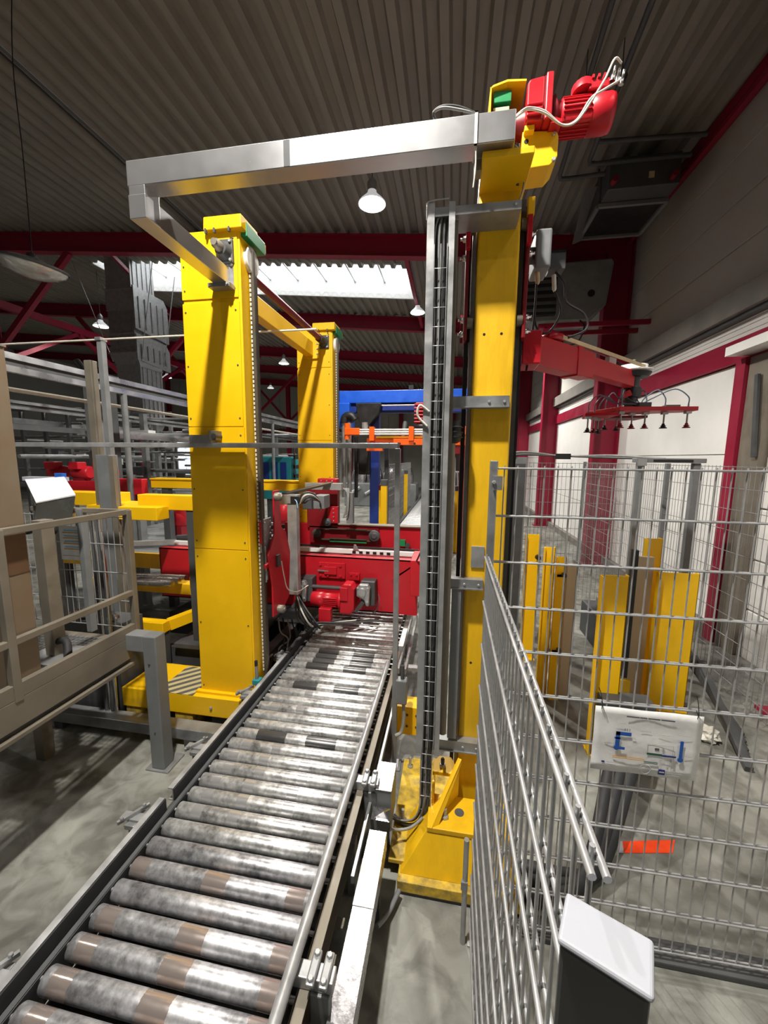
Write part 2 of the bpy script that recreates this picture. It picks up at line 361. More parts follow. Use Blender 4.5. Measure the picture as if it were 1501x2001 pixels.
# portal frames: rafter, wall column, haunch
def ibeam_profile_bar(mb, p0, p1, h, b, tf=0.02, tw=0.016):
    p0 = Vector(p0); p1 = Vector(p1); d = (p1 - p0).normalized(); upv = Vector((0, 1, 0)).cross(d)
    if upv.z < 0: upv = -upv
    for o in (h / 2 - tf / 2, -(h / 2 - tf / 2)): mb.bar(p0 + upv * o, p1 + upv * o, b, tf, upv)
    mb.bar(p0, p1, tw, h - tf, upv)
for k, y in enumerate(FR):
    fr = struct('trim_%d' % (k + 1), (WX, y, 0))
    h = 0.44
    mb = MB(); ibeam_profile_bar(mb, (-30, y, rz(-30) - h / 2 - 0.005), (WX - 0.3, y, rz(WX - 0.3) - h / 2 - 0.005), h, 0.2); mb.build('rafter', 'maroon', fr)
    if y > 3:
        mb = MB(); cx0 = WX - 0.5
        mb.box(cx0, cx0 + 0.025, y - 0.11, y + 0.11, 0, 6.3); mb.box(WX - 0.03, WX - 0.005, y - 0.11, y + 0.11, 0, 6.6); mb.box(cx0 + 0.02, WX - 0.03, y - 0.02, y + 0.02, 0, 6.6)
        mb.build('wall_column', 'maroon', fr)
        mb = MB(); mb.prism([(cx0, y - 0.02, 5.78), (cx0, y - 0.02, rz(cx0) - h), (cx0 - 2.0, y - 0.02, rz(cx0 - 2.0) - h)], (0, 0.04, 0))
        mb.bar((cx0, y, 5.78), (cx0 - 2.0, y, rz(cx0 - 2.0) - h), 0.2, 0.025, (0.2, 0, 0.8)); mb.build('haunch', 'maroon', fr)
        mb = MB(); mb.box(cx0 - 0.08, WX - 0.01, y - 0.17, y + 0.17, 0, 0.03); mb.build('foot_plate', 'maroon', fr)
    # inner columns and bracing on the left side of the hall
    if y > 8:
        x = -12.2
        mb = MB(); mb.box(x - 0.14, x + 0.14, y - 0.11, y - 0.09, 0, rz(x) - h); mb.box(x - 0.14, x + 0.14, y + 0.09, y + 0.11, 0, rz(x) - h); mb.box(x - 0.01, x + 0.01, y - 0.1, y + 0.1, 0, rz(x) - h); mb.build('inner_column', 'maroon', fr)
        for s in (-1, 1):
            mb = MB(); mb.bar((x, y, 4.9), (x + s * 2.6, y, rz(x + s * 2.6) - h), 0.12, 0.14); mb.build('knee_brace', 'maroon', fr)
# longitudinal braces and a purlin line between the frames
tr = struct('trim_20', (-12.2, 12, 6))
for i in range(2, 5):
    y0, y1 = FR[i], FR[i + 1]
    MB().bar((-12.2, y0, 6.3), (-12.2, y1, 6.3), 0.14, 0.2).build('tie_beam', 'maroon', tr)
    MB().bar((-12.2, y0, 4.7), (-12.2, (y0 + y1) / 2, 6.2), 0.1, 0.12).build('brace', 'maroon', tr)
    MB().bar((-12.2, y1, 4.7), (-12.2, (y0 + y1) / 2, 6.2), 0.1, 0.12).build('brace', 'maroon', tr)
for xx in (-1.15,):
    mb = MB(); mb.bar((xx, 9.2, rz(xx) - 0.3), (xx, 14.1, rz(xx) - 0.3), 0.09, 0.12); mb.build('purlin', 'maroon', tr)
mb = MB(); mb.bar((-8.6, 9.2, rz(-8.6) - 0.3), (-10.6, 14.1, rz(-10.6) - 0.3), 0.06, 0.1); mb.build('roof_brace', 'maroon', tr)

# right wall: sandwich panels, ledge, red trims
wr = struct('wall_right', (WX, 12, 0))
MB().box(WX + 0.06, WX + 0.3, -6, 33, 0, 7.2).build('wall_core', 'wall_upper_dim', wr)
bays = [-6.0, -0.95] + FR[1:] + [33.0]
rows = [(0.0, 1.16), (1.17, 2.33), (2.34, 3.42), (3.72, 3.78), (3.785, 3.845), (3.85, 3.91), (3.915, 3.975)]
for i in range(len(bays) - 1):
    y0, y1 = bays[i], bays[i + 1]
    if y1 - y0 < 0.5: continue
    for k, (z0, z1) in enumerate(rows):
        if i == 2 and z1 < 3.5: segs = [(5.45, y1)]          # the bay with the door
        else: segs = [(y0, y1)]
        for a, b in segs:
            pr = 0.02 if k < 3 else 0.01
            MB().box(WX, WX + 0.06, a + 0.006, b - 0.006, z0, z1).build('wall_panel' if k < 3 else 'rib', 'wall_white', wr, bevel=0.006)
    for z0 in (4.30, 4.88, 5.46, 6.04):
        MB().box(WX + 0.005, WX + 0.06, y0 + 0.006, y1 - 0.006, z0, z0 + 0.572).build('upper_panel', 'wall_upper_dim', wr, bevel=0.008)
t = struct('trim_21', (WX, 12, 4)); MB().box(WX - 0.16, WX + 0.06, -6, 33, 3.98, 4.27).build('ledge_beam', 'ledge', t, bevel=0.01)
MB().box(WX - 0.10, WX + 0.05, -6, 33, 3.93, 3.99).build('ledge_lip', 'grey_dark', t)
t = struct('trim_22', (WX, 12, 3.5)); MB().box(WX - 0.06, WX + 0.05, -6, 33, 3.43, 3.71).build('red_band', 'maroon', t)
t = struct('trim_23', (WX, 12, 6.6)); MB().box(WX - 0.14, WX + 0.05, -6, 33, 6.54, 6.68).build('eaves_beam', 'maroon', t)
MB().box(WX - 0.16, WX - 0.10, -6, 33, 6.44, 6.50).build('sprinkler_pipe', 'maroon', t)
# door in the right wall
d1 = struct('door_1', (WX, 4.8, 0))
MB().box(WX - 0.14, WX + 0.05, 5.30, 5.46, 0, 3.43).build('door_post', 'maroon', d1)
MB().box(WX - 0.10, WX + 0.04, 4.98, 5.29, 0, 3.42).build('guide_channel', 'beige_steel', d1)
for k in range(6): MB().box(WX - 0.02, WX + 0.04, 4.25, 4.97, 0.58 * k, 0.58 * k + 0.565).build('door_panel', 'wall_white', d1, bevel=0.012)
MB().box(WX - 0.30, WX - 0.02, 4.3, 5.4, 3.46, 3.56).build('shutter_cover', 'wall_white', d1)
MB().bar((WX - 0.13, 5.1, 3.2), (WX - 0.13, 5.0, 2.3), 0.03, 0.05).build('spring_lever', 'grey_dark', d1)
# black rubber kerb on the floor beside the wall
k1 = struct('baseboard_right', (WX - 0.1, 9, 0)); MB().box(WX - 0.12, WX, 5.5, 30, 0, 0.16).build('kerb', 'ledge', k1)

# far end wall with cladding panels, a lit window strip, and left wall
wb = struct('wall_back', (-13, 31, 0))
MB().box(-32, 4, 31.05, 31.3, 0, 11).build('wall_core', 'wall_far', wb)
for i in range(12):
    for k in range(2):
        x0 = -32 + 3 * i; MB().box(x0 + 0.02, x0 + 2.98, 31.0, 31.06, 4.2 * k + 0.02, 4.2 * k + 4.18).build('wall_panel', 'wall_far', wb)
for i in range(1, 8):
    MB().box(-28 + 4 * i - 0.15, -28 + 4 * i + 0.15, 30.75, 31, 0, 9.5).build('wall_post', 'maroon', wb)
MB().box(-32, 4, 30.8, 31, 4.25, 4.5).build('wall_rail', 'maroon', wb)
wl = struct('wall_left', (-30, 12, 0)); MB().box(-30.3, -30, -6, 33, 0, 10).build('wall_core', 'wall_far', wl)
w2 = struct('window_2', (-21, 30.9, 1.5))
for i in range(5):
    for k in range(3): MB().box(-23.4 + 0.75 * i, -22.8 + 0.75 * i, 30.85, 30.95, 1.2 + 0.95 * k, 2.0 + 0.95 * k).build('pane', 'window_glow', w2)
MB().box(-23.6, -19.6, 30.95, 31.0, 1.05, 4.0).build('window_frame', 'white_paint', w2)

# ================================================================== LAMPS
def highbay(x, y, z, label, power=None, r=0.21, glow='lamp_glow', light=True):
    t = thing('high_bay_lamp', label, 'lamp', (x, y, z), 'high bay lamps under the roof')
    mb = MB(); mb.lathe((x, y, z), (0, 0, 1), [(0.0, r), (0.015, r), (0.05, r * 0.86), (0.10, r * 0.6), (0.15, r * 0.36), (0.19, r * 0.3)], n=24, cap=False)
    mb.lathe((x, y, z), (0, 0, 1), [(0.006, r * 0.97), (0.05, r * 0.83), (0.10, r * 0.57), (0.15, r * 0.33)], n=24, cap=False)
    mb.build('shade', 'lamp_shade', t)
    MB().lathe((x, y, z), (0, 0, 1), [(0.19, 0.07), (0.30, 0.075), (0.34, 0.05), (0.38, 0.02)], n=14).build('ballast_housing', 'cast_alu', t)
    MB().lathe((x, y, z), (0, 0, 1), [(0.02, 0.02), (0.04, 0.075), (0.09, 0.09), (0.14, 0.06), (0.19, 0.03)], n=14).build('bulb', glow, t)
    MB().cyl((x, y, z + 0.37), (x, y, rz(x)), 0.008, n=6).build('suspension', 'grey_dark', t)
    if light:
        ld = bpy.data.lights.new('high_bay_light', 'SPOT'); ld.energy = power or LAMP_W; ld.spot_size = math.radians(142); ld.spot_blend = 0.3; ld.shadow_soft_size = 0.09; ld.color = (1.0, 0.955, 0.88)
        lo = bpy.data.objects.new('high_bay_light', ld); COL.objects.link(lo); lo.location = (0, 0, -0.01); lo.parent = t
    return t
highbay(-1.34, 6.5, 6.12, 'brightly glowing high bay lamp in front of the first roof beam', power=LAMP_W * 1.3)
highbay(-1.12, 12.0, 6.42, 'white bell lamp hanging right of the skylight')
highbay(-10.8, 11.1, 6.2, 'glowing round lamp left of the ventilation duct', power=LAMP_W * 0.5)
highbay(-1.02, 0.72, 6.2, 'high bay lamp hanging over the near rollers, nearest of the lamps', power=LAMP_W * 2.1)
highbay(-1.62, -1.4, 6.15, 'high bay lamp whose reflection glints on the stainless duct', power=LAMP_W * 0.07)
for x, y in ((-10.3, 3.5), (-7, 16), (-14, 18), (-8, 22)):  # the first is an added fill lamp, unseen far to the left
    highbay(x, y, 6.1, {3.5: 'added unseen high bay lamp filling the far left side', 16: 'small glowing lamp behind the skylight', 18: 'small glowing lamp between the far left roof braces', 22: 'small glowing lamp beyond the second yellow column'}[y], power=LAMP_W * (0.4 if y < 10 else 1.4))
highbay(1.9, 0.6, 5.9, 'added unseen high bay lamp filling the right side', power=LAMP_W * 0.06)  # added out of view as a weak fill
highbay(1.2, 14.5, 6.0, 'added far high bay lamp brightening the right wall', power=LAMP_W * 1.2)  # added to brighten the lower right wall
for i, (x, y, z) in enumerate(((-11.9, 25, 6.75), (-6.2, 27, 6.0), (-3.4, 27.5, 5.9), (-16, 24, 6.4))):
    highbay(x, y, z, ['tiny distant lamp left of the second yellow column', 'tiny distant lamp under the blue gantry', 'tiny distant lamp right of the blue gantry post', 'tiny distant lamp behind the ventilation duct'][i], glow='lamp_far', light=False)

# large unlit clear-glass dome lamp top left
gl = thing('dome_lamp', 'large unlit clear glass dome lamp at the upper left edge', 'lamp', (-4.75, 4.05, 4.3))
c = V(-4.78, 4.05, 4.36); ax = V(0.20, -0.05, 1).normalized()
MB().lathe(c, ax, [(-0.11, 0.02), (-0.105, 0.11), (-0.07, 0.23), (-0.01, 0.31), (0.03, 0.335), (0.03, 0.32), (-0.005, 0.295), (-0.06, 0.22), (-0.092, 0.10), (-0.098, 0.02)], n=40).build('glass_dome', 'dome_glass', gl)
MB().lathe(c, ax, [(0.02, 0.335), (0.035, 0.345), (0.045, 0.335)], n=40, cap=False).build('rim', 'grey_dark', gl)
MB().lathe(c, ax, [(0.04, 0.33), (0.06, 0.28), (0.085, 0.20), (0.10, 0.10), (0.105, 0.05), (0.098, 0.05), (0.09, 0.10), (0.077, 0.19), (0.055, 0.27), (0.04, 0.315)], n=18).build('reflector', 'stainless', gl)
MB().lathe(c, ax, [(0.10, 0.05), (0.14, 0.05), (0.16, 0.02)], n=18).build('socket', 'grey_dark', gl)
MB().lathe(c, ax, [(-0.04, 0.02), (0.0, 0.05), (0.05, 0.04), (0.10, 0.03)], n=12).build('bulb', 'belt_tan', gl)
MB().tube([c + ax * 0.15, (-4.72, 4.03, 5.5), (-4.75, 4.05, 6.4), (-4.7, 4.1, rz(-4.7))], 0.005, n=6).build('cord', 'black', gl)

# ================================================================== NEAR ROLLER CONVEYOR
cv = thing('roller_conveyor', 'long roller conveyor of worn steel rollers running into the red carriage', 'conveyor', (-0.94, 2.7, 0))
RT = 0.45; RR = 0.0395
rb = MB(); rb.lathe((-0.43, 0, 0), (1, 0, 0), [(0.0, RR * 0.55), (0.0, RR * 0.93), (0.004, RR), (0.852, RR), (0.856, RR * 0.93), (0.856, RR * 0.55)], n=22)
rb.cyl((-0.455, 0, 0), (0.455, 0, 0), 0.008, n=6)
RM = {k: rb.mesh('roller', k) for k in ('roller_worn', 'roller_steel', 'roller_dirty')}
y = 0.545; i = 0
while y < 3.05:
    k = 'roller_worn' if y < 1.5 else ('roller_dirty' if 2.2 < y < 2.42 or 2.75 < y else 'roller_steel')
    inst('roller', RM[k], cv, (-0.925, y, RT - RR), rot=(random.uniform(0, 6.28), 0, 0)); y += 0.0985; i += 1
y += 0.01
while y < 4.95:
    k = 'roller_dirty' if y < 3.45 else 'roller_steel'
    inst('roller', RM[k], cv, (-0.925, y, RT - RR), rot=(random.uniform(0, 6.28), 0, 0)); y += 0.088
def channel(mb, x, s, y0, y1, z0, z1, fl=0.035, t=0.006):
    mb.box(x - t / 2, x + t / 2, y0, y1, z0, z1); mb.box(x, x + s * fl, y0, y1, z1 - t, z1); mb.box(x, x + s * fl, y0, y1, z0, z0 + t)
mb = MB(); channel(mb, -1.382, -1, 0.35, 4.95, 0.30, 0.425); mb.build('side_frame', 'grey_dark', cv)
mb = MB(); channel(mb, -0.468, 1, 0.35, 4.95, 0.30, 0.425, fl=0.042); mb.build('side_frame', 'beige_steel', cv)
for yy in (0.6, 1.7, 2.9, 4.1):
    for xx in (-1.39, -0.445): MB().box(xx - 0.02, xx + 0.02, yy, yy + 0.05, 0, 0.31).build('leg', 'galvanised', cv, bevel=0.003)
    MB().box(-1.39, -0.445, yy + 0.01, yy + 0.04, 0.15, 0.19).build('cross_member', 'galvanised', cv)
MB().box(-1.36, -0.49, 0.4, 4.9, 0.318, 0.322).build('drip_tray', 'black', cv)
# left guide: steel angle in two lengths with a dark inner face
for y0, y1, tip in ((0.35, 1.60, True), (1.66, 3.15, False), (3.17, 4.3, False)):
    g = MB(); g.box(-1.418, -1.412, y0, y1, 0.425, 0.495); g.box(-1.442, -1.412, y0, y1, 0.492, 0.498)
    g = g.build('guide_rail', 'galvanised_light' if y0 < 3 else 'grey_dark', cv)
    MB().box(-1.4115, -1.4055, y0, y1, 0.43, 0.494).build('liner', 'rubber', g)
mb = MB(); mb.prism([(-1.442, 1.66, 0.425), (-1.442, 1.72, 0.425), (-1.415, 1.72, 0.425), (-1.415, 1.66, 0.425)], (0, 0, 0.005)); mb.build('end_plate', 'galvanised_light', cv)
# right guide: round tube
MB().tube([(-0.492, 0.2, 0.502), (-0.492, 3.15, 0.502)], 0.021, n=18, spline=False).build('guide_tube', 'galvanised_light', cv)
MB().box(-0.395, -0.38, 1.5, 2.75, 0.33, 0.37).build('rail_strip', 'galvanised', cv)
for yy, l in ((0.9, 'a'), (1.53, 'b'), (2.03, 'c'), (2.62, 'd'), (3.2, 'e')):
    k = MB().box(-1.60, -1.41, yy - 0.022, yy + 0.022, 0.430, 0.442).build('guide_bracket', 'galvanised_light', cv, bevel=0.002)
    MB().box(-1.555, -1.50, yy - 0.045, yy + 0.05, 0.405, 0.43).build('clamp_block', 'galvanised', k, bevel=0.003)
    MB().bar((-1.575, yy - 0.06, 0.452), (-1.50, yy + 0.065, 0.452), 0.014, 0.016).build('clamp_strip', 'galvanised_light', k)
    for s in (-1, 1): bolt(k, (-1.5375 + s * 0.025, yy + s * 0.045, 0.459), 'z', 0.009, 0.012)
    MB().box(-1.555, -1.52, yy - 0.02, yy + 0.02, 0.0, 0.405).build('stay', 'grey_dark', k)
for yy in (1.09, 1.93):
    k = MB().box(-0.50, -0.345, yy - 0.026, yy + 0.026, 0.425, 0.475).build('tube_holder', 'galvanised_light', cv, bevel=0.004)
    for s in (0, 1):
        x = -0.42 + s * 0.046
        MB().box(x - 0.016, x + 0.016, yy - 0.052, yy + 0.052, 0.474, 0.492).build('clamp_plate', 'galvanised', k, bevel=0.006)
        for q in (-1, 1): bolt(k, (x, yy + q * 0.036, 0.49), 'z', 0.011, 0.012)
    MB().box(-0.425, -0.355, yy - 0.035, yy + 0.0, 0.0, 0.425).build('stay', 'grey_paint', k, bevel=0.004)
    for q in (0, 1): MB().box(-0.465, -0.40, yy + 0.16 + 0.13 * q, yy + 0.20 + 0.13 * q, 0.24, 0.252).build('lug', 'beige_steel', cv)

# bright sheet steel cable trough right of the conveyor, and the junction box behind it
ct = thing('cable_trough', 'bright sheet steel cable trough on the floor right of the rollers', 'cable trough', (-0.315, 1.2, 0))
MB().box(-0.362, -0.270, 0.45, 1.755, 0.25, 0.352).build('trough_body', 'cover_steel', ct, bevel=0.002)
MB().box(-0.364, -0.268, 0.45, 0.98, 0.3525, 0.3555).build('lid', 'cover_steel', ct)
MB().box(-0.362, -0.270, 1.40, 1.60, 0.3525, 0.3545).build('lid_patch', 'galvanised', ct)
for yy in (0.6, 1.6): MB().box(-0.35, -0.28, yy, yy + 0.06, 0, 0.25).build('foot', 'grey_dark', ct)
jb = thing('junction_box', 'grey steel box with scuffed bright lid beside the far tube holder', 'junction box', (-0.32, 2.0, 0))
MB().box(-0.365, -0.272, 1.90, 2.10, 0.20, 0.445).build('body', 'grey_paint', jb, bevel=0.003)
MB().box(-0.368, -0.269, 1.897, 2.103, 0.445, 0.452).build('lid', 'cover_steel', jb, bevel=0.002)
MB().box(-0.34, -0.30, 1.95, 2.05, 0.0, 0.20).build('foot', 'grey_dark', jb)
mb = MB(); mb.prism([(-0.365, 1.80, 0.36), (-0.265, 1.80, 0.36), (-0.30, 1.85, 0.375), (-0.27, 1.88, 0.36), (-0.365, 1.88, 0.36)], (0, 0, 0.004)); mb.build('flap', 'cover_steel', jb)
MB().tube([(-0.28, 1.55, 0.06), (-0.24, 1.62, 0.05), (-0.2, 1.73, 0.05)], 0.012, n=8).build('conduit_stub', 'grey_paint', jb)

# ================================================================== RIGHT YELLOW LIFT MAST
ms = thing('lift_mast', 'tall yellow lift mast with a red geared motor on top', 'lift mast', (0.18, 2.2, 0))
X0, X1, YF = 0.0915, 0.293, 2.16
MB().box(X0, X1, YF, YF + 0.20, 0.05, 3.68).build('mast_column', 'yellow_dirty', ms, bevel=0.012, seg=3)
MB().box(X0 - 0.022, X0 - 0.002, YF + 0.06, YF + 0.16, 0.3, 3.50).build('guide_rail', 'galvanised', ms)
MB().box(X1 + 0.002, X1 + 0.028, YF + 0.05, YF + 0.16, 0.3, 3.52).build('guide_rail', 'grey_dark', ms)
MB().box(X0 - 0.05, X0 - 0.028, YF + 0.075, YF + 0.10, 0.3, 3.45).build('toothed_belt', 'black', ms)
MB().box(X1 + 0.03, X1 + 0.045, YF + 0.075, YF + 0.10, 0.3, 3.50).build('toothed_belt', 'black', ms)
MB().box(X1 + 0.028, X1 + 0.06, YF - 0.005, YF + 0.03, 3.42, 3.50).build('belt_clamp', 'yellow', ms, bevel=0.004)
for z in (1.1, 2.88):
    for x in (0.14, 0.225): MB().lathe((x, YF + 0.001, z), (0, -1, 0), [(-0.004, 0.007), (0.0015, 0.007)], n=10).build('bolt_hole', 'black', ms)
MB().box(0.118, 0.188, YF - 0.008, YF - 0.001, 1.66, 1.78).build('name_plate', 'galvanised', ms, bevel=0.002)
DUCT_Y = 1.93
# head: plate carrying the duct end, bracket, drive
MB().box(X0 - 0.005, X1 + 0.01, DUCT_Y, YF + 0.22, 3.535, 3.565).build('head_plate', 'yellow', ms, bevel=0.004)
MB().prism([(X0 - 0.035, YF - 0.18, 3.525), (X0 - 0.035, YF - 0.12, 3.525), (X0 - 0.005, YF - 0.12, 3.525), (X0 - 0.005, YF - 0.18, 3.525)], (0, 0, 0.045)).build('stop_block', 'beige_steel', ms)
mb = MB(); mb.prism([(0.285, YF + 0.05, 3.765), (0.44, YF + 0.05, 3.755), (0.452, YF + 0.05, 3.73), (0.452, YF + 0.05, 3.64), (0.42, YF + 0.05, 3.605), (0.285, YF + 0.05, 3.60)], (0, 0.16, 0)); br = mb.build('motor_bracket', 'yellow', ms, bevel=0.004)
MB().box(0.29, 0.335, YF + 0.02, YF + 0.06, 3.745, 3.77).build('bracket_lug', 'yellow', br, bevel=0.003)
for z in (3.64, 3.68, 3.72): MB().lathe((0.305, YF + 0.051, z), (0, -1, 0), [(-0.002, 0.011), (0.002, 0.011)], n=10).build('slot', 'black', br)
bolt(br, (0.435, YF + 0.05, 3.625), '-y', 0.010); bolt(br, (0.43, YF + 0.05, 3.735), '-y', 0.009)
mb = MB(); mb.box(0.122, 0.128, YF + 0.0, YF + 0.22, 3.63, 3.935); mb.box(0.122, 0.275, YF + 0.21, YF + 0.22, 3.63, 3.955)
mb.prism([(0.122, YF + 0.0, 3.93), (0.135, YF + 0.0, 3.942), (0.20, YF + 0.0, 3.957), (0.285, YF + 0.0, 3.948), (0.285, YF + 0.0, 3.940), (0.20, YF + 0.0, 3.948), (0.137, YF + 0.0, 3.934), (0.128, YF + 0.0, 3.93)], (0, 0.22, 0)); mb.build('pulley_cover', 'yellow', ms)
MB().box(0.14, 0.222, YF + 0.02, YF + 0.06, 3.882, 3.928).build('cover_block', 'green', ms, bevel=0.002)
MB().box(0.142, 0.215, YF + 0.03, YF + 0.15, 3.60, 3.868).build('drive_belt', 'belt_tan', ms)
MB().lathe((0.145, YF + 0.09, 3.80), (1, 0, 0), [(0, 0.05), (0.07, 0.05)], n=18).build('pulley', 'black', ms)
# red geared motor: gear housing, flange, motor body with fins, terminal box
gm = MB(); yy0, yy1 = YF - 0.005, YF + 0.20
gm.prism([(0.290, yy0, 3.775), (0.290, yy0, 3.925), (0.300, yy0, 3.942), (0.368, yy0, 3.950), (0.368, yy0, 3.765)], (0, yy1 - yy0, 0)); gm = gm.build('gear_housing', 'red', ms, bevel=0.008, seg=3)
MB().lathe((0.225, YF + 0.09, 3.815), (1, 0, 0), [(0, 0.035), (0.03, 0.05), (0.07, 0.062)], n=20).build('output_hub', 'red_dark', gm)
for k in range(3): MB().box(0.292, 0.362, yy0 - 0.010, yy0 + 0.002, 3.785 + 0.021 * k, 3.797 + 0.021 * k).build('rib', 'red', gm, bevel=0.004)
MB().box(0.372, 0.404, yy0 - 0.010, yy1 + 0.01, 3.762, 3.955).build('gear_flange', 'red', ms, bevel=0.006)
MB().box(0.366, 0.373, yy0 + 0.002, yy1 - 0.002, 3.768, 3.948).build('flange_gap', 'red_dark', ms)
MB().prism([(0.40, yy0, 3.748), (0.452, yy0, 3.748), (0.452, yy0, 3.760), (0.406, yy0, 3.775)], (0, 0.15, 0)).build('motor_foot', 'red', ms)
MB().lathe((0.404, YF + 0.09, 3.835), (1, 0, 0), [(0, 0.07), (0.02, 0.085), (0.035, 0.06), (0.05, 0.06)], n=22).build('motor_adapter', 'red_dark', ms)
mt = MB().lathe((0.455, YF + 0.09, 3.825), (1, 0, 0), [(0, 0.062), (0.004, 0.072), (0.135, 0.072), (0.14, 0.079), (0.215, 0.079), (0.235, 0.074), (0.24, 0.04)], n=28).build('motor_body', 'red', ms)
for k in range(26):
    a = 2 * PI * k / 26; MB().bar((0.462, YF + 0.09 + 0.073 * math.cos(a), 3.825 + 0.073 * math.sin(a)), (0.585, YF + 0.09 + 0.073 * math.cos(a), 3.825 + 0.073 * math.sin(a)), 0.005, 0.010, (0, math.cos(a), math.sin(a))).build('cooling_fin', 'red', mt)
MB().lathe((0.55, YF + 0.06, 3.895), (0.0, 0.2, 1), [(0, 0.05), (0.035, 0.05), (0.045, 0.04)], n=16).build('brake_lid', 'red', ms)
tb = MB().box(0.565, 0.655, YF + 0.02, YF + 0.13, 3.885, 3.925).build('terminal_box', 'red', ms, bevel=0.006)
for k in range(3): MB().box(0.575 + 0.025 * k, 0.585 + 0.025 * k, YF + 0.012, YF + 0.13, 3.925, 3.938).build('rib', 'red', tb)
for k, (x, z) in enumerate(((0.662, 3.905), (0.682, 3.895), (0.70, 3.885))): MB().lathe((x, YF + 0.02, z), (0.15, -0.2, 1), [(0, 0.012), (0.02, 0.012), (0.022, 0.008), (0.05, 0.008)], n=8).build('cable_gland', 'stainless', tb)
# power leads looping from the duct end to the motor
for k in range(2):
    MB().tube([(0.20, YF - 0.17, 3.65), (0.25, YF - 0.17, 3.69 - 0.006 * k), (0.29, YF - 0.12, 3.735 - 0.006 * k), (0.36, YF - 0.09, 3.735 - 0.008 * k), (0.44, YF - 0.06, 3.695), (0.50, YF - 0.06, 3.70 + 0.005 * k), (0.555, YF - 0.06, 3.77 + 0.015 * k), (0.61, YF - 0.05, 3.86 - 0.04 * k), (0.655 + 0.02 * k, YF - 0.02, 3.96 - 0.09 * k), (0.69, YF, 3.955 - 0.06 * k)], 0.0048, n=7).build('motor_lead', 'cable_white', ms)
MB().tube([(0.21, YF - 0.18, 3.62), (0.255, YF - 0.14, 3.61), (0.285, YF - 0.06, 3.62), (0.29, YF - 0.05, 3.53), (0.265, YF - 0.035, 3.46), (0.18, YF - 0.04, 3.42)], 0.004, n=6).build('sensor_lead', 'cable_grey', ms)
MB().tube([(0.21, YF - 0.19, 3.61), (0.262, YF - 0.10, 3.62), (0.275, YF - 0.07, 3.60), (0.262, YF - 0.04, 3.53)], 0.007, n=6).build('dark_lead', 'cable_dark', ms)
for ch in ms.children:
    if ch.name.split('.')[0] in ('motor_bracket', 'pulley_cover', 'cover_block', 'drive_belt', 'pulley', 'gear_housing', 'gear_flange', 'flange_gap', 'motor_foot', 'motor_adapter', 'motor_body', 'brake_lid', 'terminal_box', 'motor_lead'): ch.location.z += 0.055
# foot: base plate, sloping front, shelf with anchor bolts, gussets
ft = MB().box(-0.215, 0.42, 1.755, 2.62, 0.012, 0.075).build('base_plate', 'yellow_worn', ms, bevel=0.004)
MB().box(-0.215, 0.42, 1.753, 2.62, 0.0, 0.014).build('floor_pad', 'black', ms)
mb = MB(); mb.prism([(-0.205, 1.80, 0.075), (-0.07, 1.88, 0.285), (-0.07, 2.12, 0.285), (-0.205, 2.12, 0.075)], (0.012, 0, 0)); mb.build('side_gusset', 'yellow_dirty', ms)
mb = MB(); mb.prism([(-0.205, 1.795, 0.075), (0.40, 1.795, 0.075), (0.32, 1.875, 0.285), (-0.07, 1.875, 0.285)], (0, 0.014, 0.004)); mb.build('front_slope', 'yellow_dirty', ms, bevel=0.003)
sh = MB().box(-0.072, 0.36, 1.865, 2.09, 0.275, 0.303).build('anchor_shelf', 'yellow_dirty', ms, bevel=0.004)
bolt(sh, (0.02, 1.94, 0.303), 'z', 0.022, 0.018); MB().lathe((0.02, 1.94, 0.303), (0, 0, 1), [(0, 0.011), (0.055, 0.011)], n=12).build('anchor_rod', 'galvanised', sh)
bolt(sh, (0.22, 1.94, 0.303), 'z', 0.022, 0.018); MB().lathe((0.10, 1.985, 0.300), (0, 0, 1), [(0, 0.026), (0.0045, 0.026)], n=16).build('oil_spot', 'grey_dark', sh)
mb = MB(); mb.prism([(-0.068, 1.872, 0.303), (0.084, 2.075, 0.56), (0.084, 2.10, 0.303)], (0.012, 0, 0)); mb.build('web_gusset', 'yellow', ms)
mb = MB(); mb.prism([(-0.068, 1.872, 0.303), (0.086, 2.08, 0.56), (0.086, 2.08, 0.535), (-0.03, 1.90, 0.303)], (0.02, -0.01, 0)); mb.build('web_edge', 'yellow', ms)
lg = MB().prism([(-0.055, 2.07, 0.44), (0.08, 2.07, 0.44), (0.088, 2.12, 0.44), (0.05, 2.2, 0.44), (-0.02, 2.2, 0.44), (-0.055, 2.15, 0.44)], (0, 0, 0.02)).build('lug_plate', 'yellow', ms, bevel=0.003)
bolt(lg, (0.0, 2.115, 0.46), 'z', 0.02, 0.02); MB().lathe((0.0, 2.115, 0.46), (0, 0, 1), [(0, 0.011), (0.05, 0.011), (0.058, 0.007)], n=12).build('anchor_rod', 'grey_dark', lg)
MB().box(-0.055, -0.042, 2.02, 2.20, 0.08, 0.44).build('lug_web', 'yellow_dirty', ms)
sp = MB().box(-0.275, -0.115, 1.84, 2.57, 0.075, 0.098).build('side_plate', 'yellow_worn', ms, bevel=0.003)
for yy in (2.50, 2.08):
    bolt(sp, (-0.225, yy, 0.098), 'z', 0.02, 0.016); MB().lathe((-0.225, yy, 0.098), (0, 0, 1), [(0, 0.0095), (0.075, 0.0095)], n=10).build('anchor_rod', 'galvanised_light', sp)
fb = MB().box(-0.36, -0.06, 2.66, 2.80, 0.22, 0.44).build('cross_foot', 'yellow', ms, bevel=0.004)
for x in (-0.27, -0.2):
    for z in (0.29, 0.38): bolt(fb, (x, 2.66, z), '-y', 0.010, 0.006, 'grey_dark')
